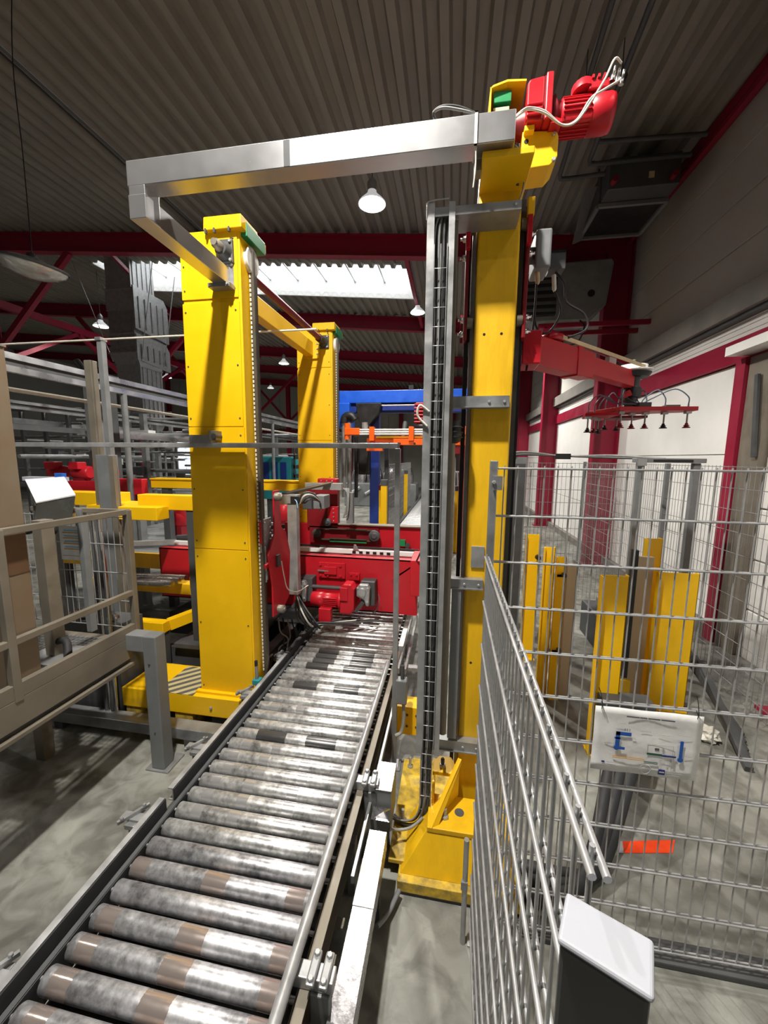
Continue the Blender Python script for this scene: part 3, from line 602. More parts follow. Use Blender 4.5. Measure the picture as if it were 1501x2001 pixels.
# red lift carriage plates left and right of the mast, with rollers
for s, xx in ((-1, 0.045), (1, 0.335)):
    cp = MB().box(xx - 0.009, xx + 0.009, YF + 0.02, YF + 0.20, 2.86, 3.42).build('carriage_plate', 'red_dark', ms, bevel=0.006)
    for z in (3.36, 3.27, 2.97, 2.90):
        MB().lathe((xx + s * 0.009, YF + 0.05, z), (s, 0, 0), [(0, 0.016), (0.016, 0.016), (0.018, 0.008), (0.03, 0.008)], n=8).build('roller_pin', 'stainless', cp)
    MB().box(xx - 0.012, xx + 0.012, YF - 0.012, YF + 0.022, 3.29, 3.42).build('wiper', 'red', cp, bevel=0.004)
    for z in (3.40, 2.95): MB().lathe((xx - s * 0.008, YF + 0.04, z), (-s, 0, 0), [(0, 0.028), (0.028, 0.028)], n=16).build('guide_wheel', 'beige_steel', cp)
MB().box(0.085, 0.115, YF + 0.205, YF + 0.26, 2.86, 3.42).build('rear_plate', 'red_dark', ms)
MB().box(0.02, 0.36, YF + 0.21, YF + 0.24, 2.9, 3.05).build('rear_bridge', 'red_dark', ms)
# electric boxes and black hoses behind the mast, carried by the carriage
eb = MB().box(0.395, 0.475, YF + 0.16, YF + 0.34, 3.25, 3.44).build('valve_box', 'grey_paint', ms, bevel=0.01)
MB().box(0.345, 0.395, YF + 0.18, YF + 0.24, 3.3, 3.36).build('box_bracket', 'grey_dark', eb)
MB().lathe((0.42, YF + 0.22, 3.25), (0.1, 0, -1), [(0, 0.012), (0.05, 0.012), (0.06, 0.006)], n=10).build('coupling', 'belt_tan', eb)
MB().lathe((0.51, YF + 0.24, 3.24), (0.1, 0, -1), [(0, 0.011), (0.07, 0.011), (0.085, 0.006)], n=10).build('coupling', 'cable_white', eb)
MB().box(0.49, 0.57, YF + 0.26, YF + 0.36, 3.28, 3.36).build('regulator', 'grey_dark', eb)
for k, pts in enumerate(([(0.42, YF + 0.22, 3.19), (0.415, YF + 0.2, 3.05), (0.40, YF + 0.16, 2.9), (0.375, YF + 0.12, 2.72)], [(0.52, YF + 0.24, 3.16), (0.56, YF + 0.25, 3.05), (0.50, YF + 0.26, 2.95), (0.43, YF + 0.24, 2.99), (0.42, YF + 0.22, 3.15)], [(0.53, YF + 0.3, 3.28), (0.58, YF + 0.3, 3.22), (0.60, YF + 0.3, 3.12), (0.70, YF + 0.32, 3.06), (0.72, YF + 0.32, 2.98), (0.62, YF + 0.3, 2.93)])):
    MB().tube(pts, 0.006, n=7).build('air_hose', 'rubber', ms)

# jib arm with belt, slewing head and vacuum gripper
ja = thing('gripper_arm', 'red jib arm reaching right from the yellow mast with a tan belt', 'robot arm', (0.38, 2.3, 2.75))
D = V(0.7, 0.71, 0).normalized(); P0 = V(0.385, 2.33, 2.835); upz = V(0, 0, 1); SD = D.cross(upz)
MB().bar(P0, P0 + D * 0.62, 0.10, 0.155).build('arm_root', 'red', ja, bevel=0.006)
MB().bar(P0 + D * 0.42, P0 + D * 0.47, 0.112, 0.17).build('arm_collar', 'red', ja, bevel=0.003)
MB().bar(P0 + D * 0.60 + upz * 0.005, P0 + D * 1.22 - upz * 0.005, 0.075, 0.11).build('arm_tip', 'red', ja, bevel=0.005)
MB().box(0.345, 0.44, 2.25, 2.43, 2.75, 2.92).build('arm_root_plate', 'red', ja, bevel=0.006)
PV = P0 + D * 1.27
for s in (-1, 1): MB().bar(P0 + D * 0.22 + SD * 0.055 * s + upz * 0.10, PV + SD * 0.085 * s + upz * 0.075, 0.006, 0.022).build('belt', 'belt_tan', ja)
MB().lathe(P0 + D * 0.22 + upz * 0.085, upz, [(0, 0.058), (0.004, 0.062), (0.03, 0.062), (0.034, 0.05)], n=20).build('pulley', 'red', ja)
MB().lathe(PV + upz * 0.045, upz, [(0, 0.06), (0.008, 0.125), (0.016, 0.13), (0.02, 0.09), (0.052, 0.09), (0.056, 0.04)], n=28).build('slew_disc', 'white_paint', ja)
MB().lathe(PV + upz * 0.012, upz, [(0, 0.10), (0.03, 0.118)], n=28).build('slew_ring', 'black', ja)
MB().bar(P0 + D * 0.98 + SD * -0.05 + upz * 0.10, P0 + D * 1.08 + SD * -0.05 + upz * 0.10, 0.03, 0.05).build('belt_guide', 'galvanised_light', ja)
MB().lathe(PV + V(0, 0, 0.08), upz, [(0, 0.012), (0.06, 0.012)], n=8).build('shaft_end', 'beige_steel', ja)
vg = thing('vacuum_gripper', 'flat red vacuum gripper with suction cups and looping blue hoses', 'gripper', tuple(PV + V(0, 0, -0.26)))
zc = PV.z - 0.235
for z0, z1, r, m in ((-0.06, 0.012, 0.05, 'grey_dark'), (-0.13, -0.06, 0.065, 'black'), (-0.215, -0.13, 0.04, 'grey_dark')): MB().lathe(PV + V(0, 0, z0), upz, [(0, r), (z1 - z0, r)], n=18).build('swivel_joint', m, vg)
MB().bar(PV + V(-0.07, -0.05, -0.05), PV + V(-0.03, -0.05, -0.05), 0.05, 0.03).build('joint_block', 'red', vg); MB().bar(PV + V(-0.07, -0.06, -0.12), PV + V(-0.03, -0.06, -0.10), 0.03, 0.04).build('joint_block', 'red', vg)
cxg, cyg = PV.x, PV.y
pl = MB().prism([(cxg - 0.12, cyg - 0.14, zc), (cxg + 0.40, cyg - 0.10, zc), (cxg + 0.40, cyg + 0.02, zc), (cxg + 0.05, cyg + 0.15, zc), (cxg - 0.25, cyg + 0.15, zc)], (0, 0, 0.028)).build('gripper_plate', 'red', vg, bevel=0.002)
MB().prism([(cxg - 0.33, cyg - 0.09, zc - 0.03), (cxg - 0.12, cyg - 0.13, zc - 0.03), (cxg - 0.10, cyg + 0.12, zc - 0.03), (cxg - 0.28, cyg + 0.15, zc - 0.03)], (0, 0, 0.02)).build('gripper_plate', 'red', vg, bevel=0.002)
MB().box(cxg - 0.10, cxg + 0.16, cyg + 0.08, cyg + 0.30, zc - 0.03, zc - 0.012).build('gripper_plate', 'red_dark', vg)
MB().box(cxg + 0.02, cxg + 0.10, cyg - 0.10, cyg + 0.0, zc + 0.03, zc + 0.06).build('manifold', 'grey_dark', vg); MB().box(cxg + 0.20, cxg + 0.29, cyg - 0.09, cyg - 0.03, zc + 0.028, zc + 0.042).build('cover_plate', 'beige_steel', vg)
cups = [(-0.30, -0.06, -1), (-0.24, 0.0, -1), (-0.18, 0.09, -1), (-0.09, -0.09, 0), (-0.13, 0.10, 0), (0.02, 0.0, 0), (0.0, 0.22, 0), (0.10, -0.02, 0), (0.22, -0.03, 0), (0.35, -0.07, 0)]
for k, (dx, dy, lv) in enumerate(cups):
    z = zc + (-0.03 if lv else 0); x = cxg + dx; yq = cyg + dy
    c0 = MB().lathe((x, yq, z - 0.085), upz, [(0, 0.006), (0.13, 0.006)], n=8).build('cup_stem', 'galvanised', vg)
    MB().lathe((x, yq, z - 0.117), upz, [(0, 0.025), (0.004, 0.025), (0.012, 0.012), (0.016, 0.02), (0.022, 0.011), (0.034, 0.009)], n=14).build('suction_cup', 'red_dark' if k % 2 else 'rubber', c0)
    MB().box(x - 0.018, x + 0.018, yq - 0.018, yq + 0.018, z - 0.018, z - 0.002).build('spring_block', 'galvanised_light', c0)
    MB().tube([(x, yq, z + 0.04), (x + (cxg - x) * 0.02, yq, z + 0.10), (x + (cxg - x) * 0.25, yq + (cyg - yq) * 0.3, z + 0.155), (x + (cxg - x) * 0.6, yq + (cyg - yq) * 0.6, z + 0.10), (cxg + 0.05, cyg - 0.05, zc + 0.05)], 0.0042, n=7).build('air_hose', 'hose_blue', c0)

# ================================================================== STAINLESS DUCT BETWEEN THE MASTS
du = thing('cable_duct', 'square stainless steel duct bridging the yellow mast and left column', 'duct', (-0.7, 2.0, 3.6))
DY0, DY1, DZ0, DZ1 = 1.90, 2.00, 3.574, 3.691
MB().box(-1.632, 0.217, DY0, DY1, DZ0, DZ1).build('duct_beam', 'stainless_duct', du, bevel=0.004)
MB().box(-1.625, -1.535, DY0, DY1, 3.43, DZ0 + 0.004).build('duct_elbow', 'stainless_duct', du, bevel=0.003)
MB().prism([(-1.628, DY0 - 0.003, 3.425), (-1.532, DY0 - 0.003, 3.425), (-1.575, 2.735, 3.445), (-1.675, 2.735, 3.445)], (0, 0, 0.11)).build('duct_arm', 'stainless_duct', du, bevel=0.003)
MB().box(-1.70, -1.55, 2.728, 2.74, 3.43, 3.60).build('end_flange', 'galvanised', du)
MB().box(-1.71, -1.545, 2.66, 2.738, 3.415, 3.445).build('shelf_bracket', 'galvanised', du, bevel=0.003)
for x in (-1.69, -1.56): bolt(du, (x, 2.66, 3.43), '-y', 0.009); bolt(du, (x, 2.728, 3.58), '-y', 0.010)
MB().box(-0.807, -0.778, DY0 - 0.0015, DY0, DZ0 + 0.004, DZ1 - 0.004).build('tape_mark', 'grey_dark', du)
mb = MB()
for a in ((0.049, 0.061, DY0 - 0.005, DY0, DZ0 - 0.006, DZ1 + 0.006), (0.049, 0.061, DY0 - 0.005, DY1 + 0.005, DZ1, DZ1 + 0.006), (0.049, 0.061, DY0 - 0.005, DY1 + 0.005, DZ0 - 0.006, DZ0), (0.049, 0.061, DY1, DY1 + 0.005, DZ0 - 0.006, DZ1 + 0.006)): mb.box(*a)
mb.build('zip_tie', 'cable_white', du)
MB().tube([(0.057, DY0 + 0.005, DZ0 - 0.004), (0.059, DY0 + 0.007, DZ0 - 0.085), (0.052, DY0 + 0.01, DZ0 - 0.16)], 0.003, n=6).build('tie_tail', 'cable_white', du)
for k in range(2): MB().tube([(-0.115, 1.91, DZ1), (-0.125, 1.90, DZ1 + 0.025), (-0.085, 1.895, DZ1 + 0.04 - 0.006 * k), (-0.02, 1.90, DZ1 + 0.033 - 0.01 * k), (0.057, 1.91, DZ1 + 0.005)], 0.0055, n=7).build('loose_lead', 'cable_grey' if k else 'cable_dark', du)
MB().box(0.10, 0.19, DY1, 2.16, DZ0 + 0.06, DZ0 + 0.09).build('mast_bracket', 'grey_dark', du)

# ================================================================== VERTICAL CABLE TRAY ON THE MAST
ty = thing('cable_tray', 'tall steel cable tray with wire basket and dark cables beside the mast', 'cable tray', (-0.08, 2.02, 0.2))
def uprof(mb, x0, x1, y0, y1, z0, z1, t=0.003):
    mb.box(x0, x1, y1 - t, y1, z0, z1); mb.box(x0, x0 + t, y0, y1, z0, z1); mb.box(x1 - t, x1, y0, y1, z0, z1)
mb = MB(); uprof(mb, -0.150, -0.022, 2.0, 2.06, 0.62, 3.42); mb.box(-0.150, -0.116, 1.997, 2.0, 0.62, 3.42); mb.box(-0.050, -0.022, 1.997, 2.0, 0.62, 3.42); mb.build('tray_channel', 'galvanised_light', ty)
MB().box(-0.022, -0.005, 2.02, 2.05, 0.9, 3.35).build('edge_angle', 'beige_steel', ty)
mb = MB(); mb.box(-0.15, 0.27, 2.154, 2.158, 3.365, 3.43); mb.box(-0.15, 0.27, 2.0, 2.158, 3.362, 3.366); mb.box(-0.15, 0.27, 2.0, 2.003, 3.366, 3.40); mb.build('top_tray', 'galvanised', ty)
bolt(ty, (0.245, 2.0, 3.383), '-y', 0.007, 0.006); 
MB().tube([(-0.151, 2.0, 3.35), (-0.150, 1.99, 3.40), (-0.14, 1.99, 3.424), (-0.05, 1.992, 3.43)], 0.003, n=6).build('edge_wire', 'galvanised_light', ty)
for k in range(6):
    x = -0.111 + 0.0105 * k; yq = 2.018 + 0.012 * (k % 2)
    MB().tube([(0.25, 2.03, 3.405 - 0.005 * k), (0.08, 2.02, 3.40 - 0.004 * k), (-0.02 - 0.006 * k, 2.015, 3.392), (x, yq, 3.33), (x + 0.004, yq, 2.9), (x - 0.003, yq, 2.4), (x, yq, 1.8), (x + 0.002, yq, 1.0), (x - 0.008, yq - 0.01, 0.45), (x - 0.01, yq - 0.03, 0.30), (x - 0.05, yq - 0.02, 0.20 - 0.01 * k), (x - 0.14, yq + 0.02, 0.14 - 0.008 * k), (x - 0.22, yq + 0.06, 0.12)], 0.0068 if k % 3 else 0.005, n=8).build('cable', ('cable_grey', 'cable_dark', 'cable_mid')[k % 3], ty)
def ring_mesh(r=0.0023, wd=0.062, dp=0.034):
    return MB().tube([(-wd / 2, dp, 0), (-wd / 2, 0, 0), (wd / 2, 0, 0), (wd / 2, dp, 0)], r, n=6, spline=False).mesh('basket_hoop', 'galvanised_light')
RG = ring_mesh(); z = 0.28
while z < 3.22:
    inst('basket_hoop', RG, ty, (-0.083 - (0.008 if z < 0.6 else 0), 1.992, z)); z += 0.0865
for dx in (-0.03, 0.0, 0.03):
    MB().tube([(-0.083 + dx - 0.008, 1.991, 0.26), (-0.083 + dx - 0.008, 1.991, 0.6), (-0.083 + dx, 1.991, 0.72), (-0.083 + dx, 1.991, 3.24)], 0.0021, n=6, spline=False).build('basket_wire', 'galvanised_light', ty)
for z0, z1, xe in ((2.51, 2.568, 0.274), (1.55, 1.604, 0.185), (0.578, 0.64, 0.21)):
    b = MB(); b.box(-0.07, xe, 2.105, 2.11, z0, z1); b.box(-0.07, xe, 2.11, 2.158, z1 - 0.006, z1); b.box(-0.07, xe, 2.095, 2.158, z0, z0 + 0.006); b.box(-0.07, -0.03, 2.055, 2.11, z0, z1); b = b.build('wall_bracket', 'galvanised', ty)
    for x in (-0.045, xe - 0.10, xe - 0.025): bolt(b, (x, 2.105 if x > -0.03 else 2.055, (z0 + z1) / 2), '-y', 0.007, 0.006)
cf = MB().lathe((-0.008, 2.085, 2.33), (0, 0, 1), [(0, 0.03), (0.01, 0.045), (0.05, 0.055), (0.06, 0.05), (0.11, 0.045)], n=20).build('conduit_cuff', 'black', ty)
for k in range(3): MB().lathe((-0.008, 2.085, 2.355 + 0.025 * k), (0, 0, 1), [(0, 0.05), (0.005, 0.06), (0.01, 0.05)], n=20, cap=False).build('rib', 'rubber', cf)
MB().cyl((-0.008, 2.085, 0.7), (-0.008, 2.085, 2.36), 0.022, n=14).build('conduit', 'beige_steel', ty)
MB().tube([(-0.12, 1.995, 2.48), (-0.165, 1.985, 2.51), (-0.175, 1.985, 2.46), (-0.13, 1.99, 2.41)], 0.006, n=7).build('white_loop', 'cable_white', ty)
MB().tube([(-0.10, 1.97, 0.25), (-0.16, 1.95, 0.20), (-0.23, 1.93, 0.19), (-0.28, 1.9, 0.22)], 0.008, n=7).build('cable', 'cable_grey', ty)
MB().box(0.02, 0.07, 2.10, 2.16, 0.66, 1.55).build('rear_plate', 'grey_paint', ty)

# ================================================================== LEFT YELLOW COLUMNS
def make_column(y, label, first):
    c = thing('lift_column', label, 'lift column', (-1.74, y, 0), 'yellow lift columns of the left frame')
    xl, xr = -1.985, -1.512; tl = -1.955
    mb = MB(); mb.prism([(xl, y, 0.32), (xr, y, 0.32), (xr + 0.01, y, 3.82), (tl, y, 3.82)], (0, 0.17, 0)); mb.build('column_body', 'yellow', c, bevel=0.005)
    def xlz(z): return xl + (tl - xl) * (z - 0.32) / 3.5
    for z0, z1 in ((0.325, 1.535), (1.54, 2.47), (2.475, 3.345), (3.37, 3.815)):
        p = MB().prism([(xlz(z0) - 0.004, y - 0.008, z0), (xr - 0.012, y - 0.008, z0), (xr - 0.006, y - 0.008, z1), (xlz(z1) - 0.004, y - 0.008, z1)], (0, 0.0075, 0)).build('cover_panel', 'yellow', c, bevel=0.002)
        if first:
            for q in range(3):
                z = z0 + 0.06 + (z1 - z0 - 0.12) * q / 2
                for x in (xlz(z) + 0.02, xr - 0.035): bolt(p, (x, y - 0.008, z), '-y', 0.0065, 0.004, 'grey_dark', 'screw')
    MB().prism([(-1.747, y - 0.045, 3.80), (-1.462, y - 0.045, 3.80), (-1.462, y - 0.045, 3.885), (-1.742, y - 0.045, 3.885)], (0, 0.24, 0)).build('top_cap', 'yellow', c, bevel=0.006)
    for x in (-1.735, -1.67, -1.56): MB().box(x, x + 0.012, y - 0.05, y - 0.03, 3.78, 3.81).build('cap_slot', 'grey_dark', c)
    # bearing
    bx = MB().box(-1.672, -1.542, y - 0.03, y, 3.585, 3.745).build('bearing_plate', 'grey_dark', c, bevel=0.01)
    for x in (-1.655, -1.558):
        for z in (3.605, 3.725): bolt(bx, (x, y - 0.03, z), '-y', 0.011)
    MB().lathe((-1.607, y - 0.03, 3.665), (0, -1, 0), [(0, 0.062), (0.012, 0.055), (0.03, 0.05), (0.045, 0.042)], n=24).build('bearing_housing', 'grey_dark', bx)
    MB().lathe((-1.612, y - 0.07, 3.672), (0, -1, 0), [(0, 0.034), (0.05, 0.032), (0.052, 0.022), (0.075, 0.022)], n=20).build('shaft_end', 'beige_steel', bx)
    # right side: recess, toothed belt, steel guide
    MB().box(xr - 0.03, xr + 0.030, y + 0.165, y + 0.20, 0.3, 3.76).build('guide_rail', 'belt_shaded', c)
    MB().box(xr + 0.022, xr + 0.052, y + 0.105, y + 0.130, 0.45, 3.72).build('lift_belt', 'belt_shaded', c)
    mb = MB(); z = 0.5
    while z < 3.7: mb.box(xr + 0.020, xr + 0.030, y + 0.098, y + 0.106, z, z + 0.02); z += 0.032
    mb.build('belt_teeth', 'cable_white', c)['kind'] = 'stuff'
    MB().lathe((xr - 0.02, y + 0.13, 3.66), (1, 0, 0), [(0, 0.085), (0.006, 0.095), (0.01, 0.085), (0.05, 0.085), (0.056, 0.095), (0.06, 0.085)], n=26).build('belt_pulley', 'white_paint', c)
    MB().box(xr - 0.01, xr + 0.055, y + 0.02, y + 0.30, 3.775, 3.865).build('belt_cover', 'green', c, bevel=0.004)
    MB().box(xr + 0.0, xr + 0.05, y + 0.30, y + 0.32, 3.80, 3.86).build('cover_end', 'yellow', c)
    return c
c1 = make_column(2.74, 'nearest tall yellow lift column, left of the roller conveyor', True)
c2 = make_column(4.9, 'rear yellow lift column behind the nearest one', True)
# foot of the near column
ff = MB().box(-2.68, -1.50, 2.66, 3.08, 0.16, 0.325).build('foot_beam', 'yellow', c1, bevel=0.004)
MB().box(-2.35, -2.02, 2.66, 3.06, 0.326, 0.329).build('hazard_strip', 'hazard', ff)
MB().box(-2.02, -1.52, 2.70, 2.74, 0.325, 0.345).build('foot_flange', 'yellow', ff)
bolt(ff, (-1.86, 2.66, 0.24), '-y', 0.012); bolt(ff, (-1.63, 2.66, 0.24), '-y', 0.012)
for x in (-2.66, -2.2): MB().box(x, x + 0.16, 2.67, 3.0, 0.0, 0.16).build('foot_pad', 'yellow_worn', ff)
MB().box(-1.9, -1.62, 2.72, 3.0, 0.0, 0.16).build('foot_pad', 'grey_dark', ff)
mb = MB(); mb.box(-2.1, -1.5, 4.85, 5.2, 0.0, 0.33); mb.build('foot_beam', 'yellow', c2)
sb = thing('floor_beam', 'long grey steel beam lying in front of the yellow column foot', 'steel beam', (-2.4, 2.55, 0))
MB().box(-3.3, -1.62, 2.50, 2.62, 0.055, 0.145).build('beam_tube', 'galvanised', sb, bevel=0.006)
for x in (-3.2, -2.0): MB().box(x, x + 0.08, 2.50, 2.62, 0, 0.055).build('packer', 'grey_dark', sb)
# small sensor post by the foot
pp = thing('sensor_post', 'short grey sensor post with a green base beside the column foot', 'sensor', (-1.475, 2.70, 0))
MB().cyl((-1.475, 2.70, 0.0), (-1.475, 2.70, 0.62), 0.012, n=12).build('rod', 'grey_paint', pp); MB().cyl((-1.475, 2.70, 0.62), (-1.475, 2.70, 0.66), 0.013, n=12).build('tip', 'black', pp)
MB().box(-1.50, -1.44, 2.67, 2.73, 0.47, 0.51).build('reflector', 'teal', pp, bevel=0.004)
# connecting beam and shaft between the two columns
cb = thing('connecting_beam', 'yellow box beam joining the tops of the two lift columns', 'beam', (-1.79, 3.9, 3.5))
MB().box(-1.84, -1.74, 2.915, 4.885, 3.50, 3.665).build('box_beam', 'yellow', cb, bevel=0.005)
MB().box(-1.86, -1.66, 4.86, 4.888, 3.47, 3.69).build('end_plate', 'yellow', cb)
for x in (-1.69, -1.675):
    for z in (3.52, 3.58, 3.64): bolt(cb, (x, 4.86, z), '-y', 0.008)
ds = thing('drive_shaft', 'dark red drive shaft running between the two column heads', 'shaft', (-1.61, 3.9, 3.6))
MB().cyl((-1.61, 2.92, 3.665), (-1.61, 4.83, 3.665), 0.032, n=16).build('shaft_tube', 'red_dark', ds); MB().cyl((-1.61, 4.7, 3.665), (-1.61, 4.83, 3.665), 0.045, n=16).build('coupling', 'black', ds)

# ================================================================== RED LIFTING CARRIAGE
rc = thing('lifting_carriage', 'red lifting carriage with motors spanning above the roller conveyor', 'carriage', (-1.2, 4.2, 0.6))
f0 = MB(); f0.box(-3.36, -0.32, 4.0, 4.012, 0.60, 1.19); f0.box(-3.36, -0.32, 4.0, 4.10, 1.178, 1.19); f0.box(-3.36, -0.32, 4.0, 4.10, 0.60, 0.612); f0.box(-3.36, -3.35, 4.0, 4.10, 0.6, 1.19); f0.box(-0.33, -0.32, 4.0, 4.10, 0.6, 1.19)
f0 = f0.build('front_beam', 'red', rc)
MB().box(-0.55, -0.32, 3.985, 4.0, 0.60, 1.15).build('end_doubler', 'red', rc)
mb = MB(); mb.prism([(-0.60, 3.985, 0.98), (-0.34, 3.985, 1.17), (-0.33, 3.985, 1.16), (-0.59, 3.985, 0.965)], (0, 0.015, 0)); mb.build('stiffener', 'red', rc)
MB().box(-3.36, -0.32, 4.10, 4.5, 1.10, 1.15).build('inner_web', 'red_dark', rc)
wr_ = MB().box(-3.3, -0.33, 4.18, 4.22, 1.19, 1.235).build('slide_rail', 'white_paint', rc)
MB().box(-3.3, -0.33, 4.225, 4.235, 1.24, 1.262).build('black_rail', 'black', rc)
for k in range(7): MB().box(-1.07 + 0.078 * k, -1.03 + 0.078 * k, 4.175, 4.18, 1.197, 1.222).build('rail_mark', 'black', wr_)
MB().prism([(-1.06, 4.17, 1.235), (-1.01, 4.17, 1.235), (-0.99, 4.17, 1.225), (-1.03, 4.17, 1.295), (-1.05, 4.17, 1.295)], (0, 0.012, 0)).build('pointer', 'cast_alu', rc)
rbm = MB().box(-2.1, -0.34, 4.70, 4.78, 1.12, 1.425).build('rear_beam', 'red', rc, bevel=0.004)
MB().box(-1.46, -0.34, 4.66, 4.79, 1.425, 1.437).build('rear_rail', 'beige_steel', rc)
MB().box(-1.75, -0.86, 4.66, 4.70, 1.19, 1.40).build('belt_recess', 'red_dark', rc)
for x, z, r in ((-0.905, 1.315, 0.07), (-1.635, 1.325, 0.055), (-1.495, 1.465, 0.05)):
    pu = MB().lathe((x, 4.64, z), (0, -1, 0), [(0, r * 0.9), (0.02, r * 0.9), (0.022, r), (0.045, r), (0.05, r * 0.8), (0.052, r * 0.4), (0.06, r * 0.4)], n=24).build('pulley', 'grey_dark', rc)
for z in (1.375, 1.245): MB().box(-1.62, -0.90, 4.615, 4.64, z - 0.008, z + 0.008).build('flat_belt', 'belt_shaded', rc)
for z in (1.385, 1.262, 1.225): MB().box(-1.47, -1.0, 4.60, 4.612, z - 0.006, z + 0.006).build('guide_strip', 'green' if z < 1.23 else 'belt_shaded', rc)
MB().box(-0.60, -0.53, 4.62, 4.70, 1.20, 1.27).build('stop_block', 'green', rc); MB().lathe((-0.50, 4.66, 1.21), (0, -1, 0), [(0, 0.03), (0.05, 0.03)], n=14).build('stop_roller', 'grey_dark', rc)
# tall red post and head at the left of the rear beam
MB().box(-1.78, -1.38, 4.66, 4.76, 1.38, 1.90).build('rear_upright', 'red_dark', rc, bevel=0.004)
MB().box(-1.50, -1.37, 4.62, 4.66, 1.45, 1.66).build('bolt_flange', 'red', rc, bevel=0.004)
for k in range(4): bolt(rc, (-1.42, 4.62, 1.48 + 0.05 * k), '-y', 0.009)
MB().box(-1.63, -1.39, 4.64, 4.78, 1.90, 2.0).build('head_motor', 'red', rc, bevel=0.012)
for k in range(3): bolt(rc, (-1.58 + 0.07 * k, 4.64, 1.97), '-y', 0.01)
# left side plate of the carriage, standing next to the near column
sp = MB(); sp.prism([(-1.44, 3.0, 1.98), (-1.44, 3.10, 1.98), (-1.44, 3.13, 1.66), (-1.44, 3.22, 1.60), (-1.44, 3.30, 1.40), (-1.44, 3.25, 1.0), (-1.44, 3.10, 0.92), (-1.44, 2.93, 0.93), (-1.44, 2.93, 1.20), (-1.44, 2.87, 1.47), (-1.44, 2.99, 1.62)], (0.014, 0, 0)); sp = sp.build('side_plate', 'red', rc, bevel=0.003)
MB().box(-1.75, -1.66, 3.1, 4.0, 1.0, 1.12).build('side_arm', 'red_dark', rc); MB().box(-1.75, -1.45, 3.18, 3.24, 1.0, 1.45).build('cross_plate', 'red_dark', rc)
MB().box(-1.425, -1.41, 3.00, 3.06, 1.34, 1.44).build('sensor_plate', 'grey_dark', sp)
for z in (1.93, 0.97): MB().lathe((-1.425, 3.02, z), (1, 0, 0), [(0, 0.034), (0.05, 0.034), (0.055, 0.016), (0.065, 0.016)], n=18).build('guide_wheel', 'beige_steel', sp)
MB().tube([(-1.40, 3.05, 1.38), (-1.385, 3.06, 1.25), (-1.37, 3.1, 1.12), (-1.34, 3.25, 1.05), (-1.3, 3.4, 1.06)], 0.005, n=6).build('sensor_lead', 'cable_white', sp)
# belt clamp with toothed plate on the near column
bc = MB().box(-1.478, -1.466, 2.835, 3.02, 1.50, 1.76).build('belt_clamp', 'galvanised', rc, bevel=0.003)
for q in range(5):
    for s in (0, 1): bolt(bc, (-1.466, 2.89 + 0.1 * s, 1.53 + 0.05 * q), 'x', 0.008, 0.008)
MB().box(-1.479, -1.463, 2.832, 2.872, 1.57, 1.75).build('red_mark', 'red', bc)
MB().cyl((-1.47, 2.90, 1.24), (-1.47, 2.90, 1.52), 0.011, n=10).build('tension_rod', 'galvanised_light', bc); MB().box(-1.49, -1.445, 2.86, 2.94, 1.36, 1.395).build('tension_nut', 'red', bc, bevel=0.006); MB().cyl((-1.47, 2.90, 1.26), (-1.47, 2.90, 1.33), 0.018, n=10).build('spring', 'grey_paint', bc)
# stainless box frames carrying the sensors
b1 = MB().box(-1.605, -1.508, 3.66, 3.74, 0.86, 1.80).build('sensor_upright', 'galvanised_light', rc, bevel=0.003)
MB().box(-1.74, -1.50, 3.66, 3.76, 1.785, 1.885).build('sensor_arm', 'galvanised_light', rc, bevel=0.003)
MB().box(-1.565, -1.48, 3.655, 3.67, 1.80, 1.87).build('sensor_recess', 'black', rc)
MB().bar((-1.66, 3.7, 1.885), (-1.42, 4.5, 1.955), 0.08, 0.02).build('cover_strip', 'belt_shaded', rc)
MB().box(-1.72, -1.27, 4.45, 4.53, 1.875, 1.955).build('sensor_arm', 'galvanised_light', rc, bevel=0.003)
MB().box(-1.215, -1.137, 4.46, 4.54, 1.48, 1.85).build('sensor_upright', 'grey_paint', rc, bevel=0.003)
MB().box(-1.42, -1.30, 3.9, 4.1, 1.72, 1.86).build('sensor_box', 'grey_paint', rc, bevel=0.006); MB().box(-1.52, -1.42, 3.85, 4.0, 1.72, 1.88).build('sensor_box', 'grey_dark', rc, bevel=0.006)
for k in range(4): MB().tube([(-1.50 + 0.02 * k, 3.7, 1.80), (-1.44 + 0.02 * k, 3.66, 1.90 - 0.02 * k), (-1.36, 3.72, 1.90 - 0.02 * k), (-1.33, 3.85, 1.80), (-1.36, 3.95, 1.70)], 0.009, n=7).build('sensor_lead', 'cable_white' if k == 1 else 'cable_dark', rc)
MB().tube([(-1.52, 3.66, 1.84), (-1.49, 3.63, 1.82), (-1.48, 3.63, 1.76)], 0.006, n=6).build('sensor_lead', 'ink_sky', rc)
for k in range(4): MB().tube([(-1.25 + 0.02 * k, 4.46, 1.90), (-1.20 + 0.01 * k, 4.42, 1.86), (-1.19, 4.42, 1.75 - 0.05 * k), (-1.25, 4.45, 1.55)], 0.006, n=6).build('sensor_lead', 'cable_grey', rc)
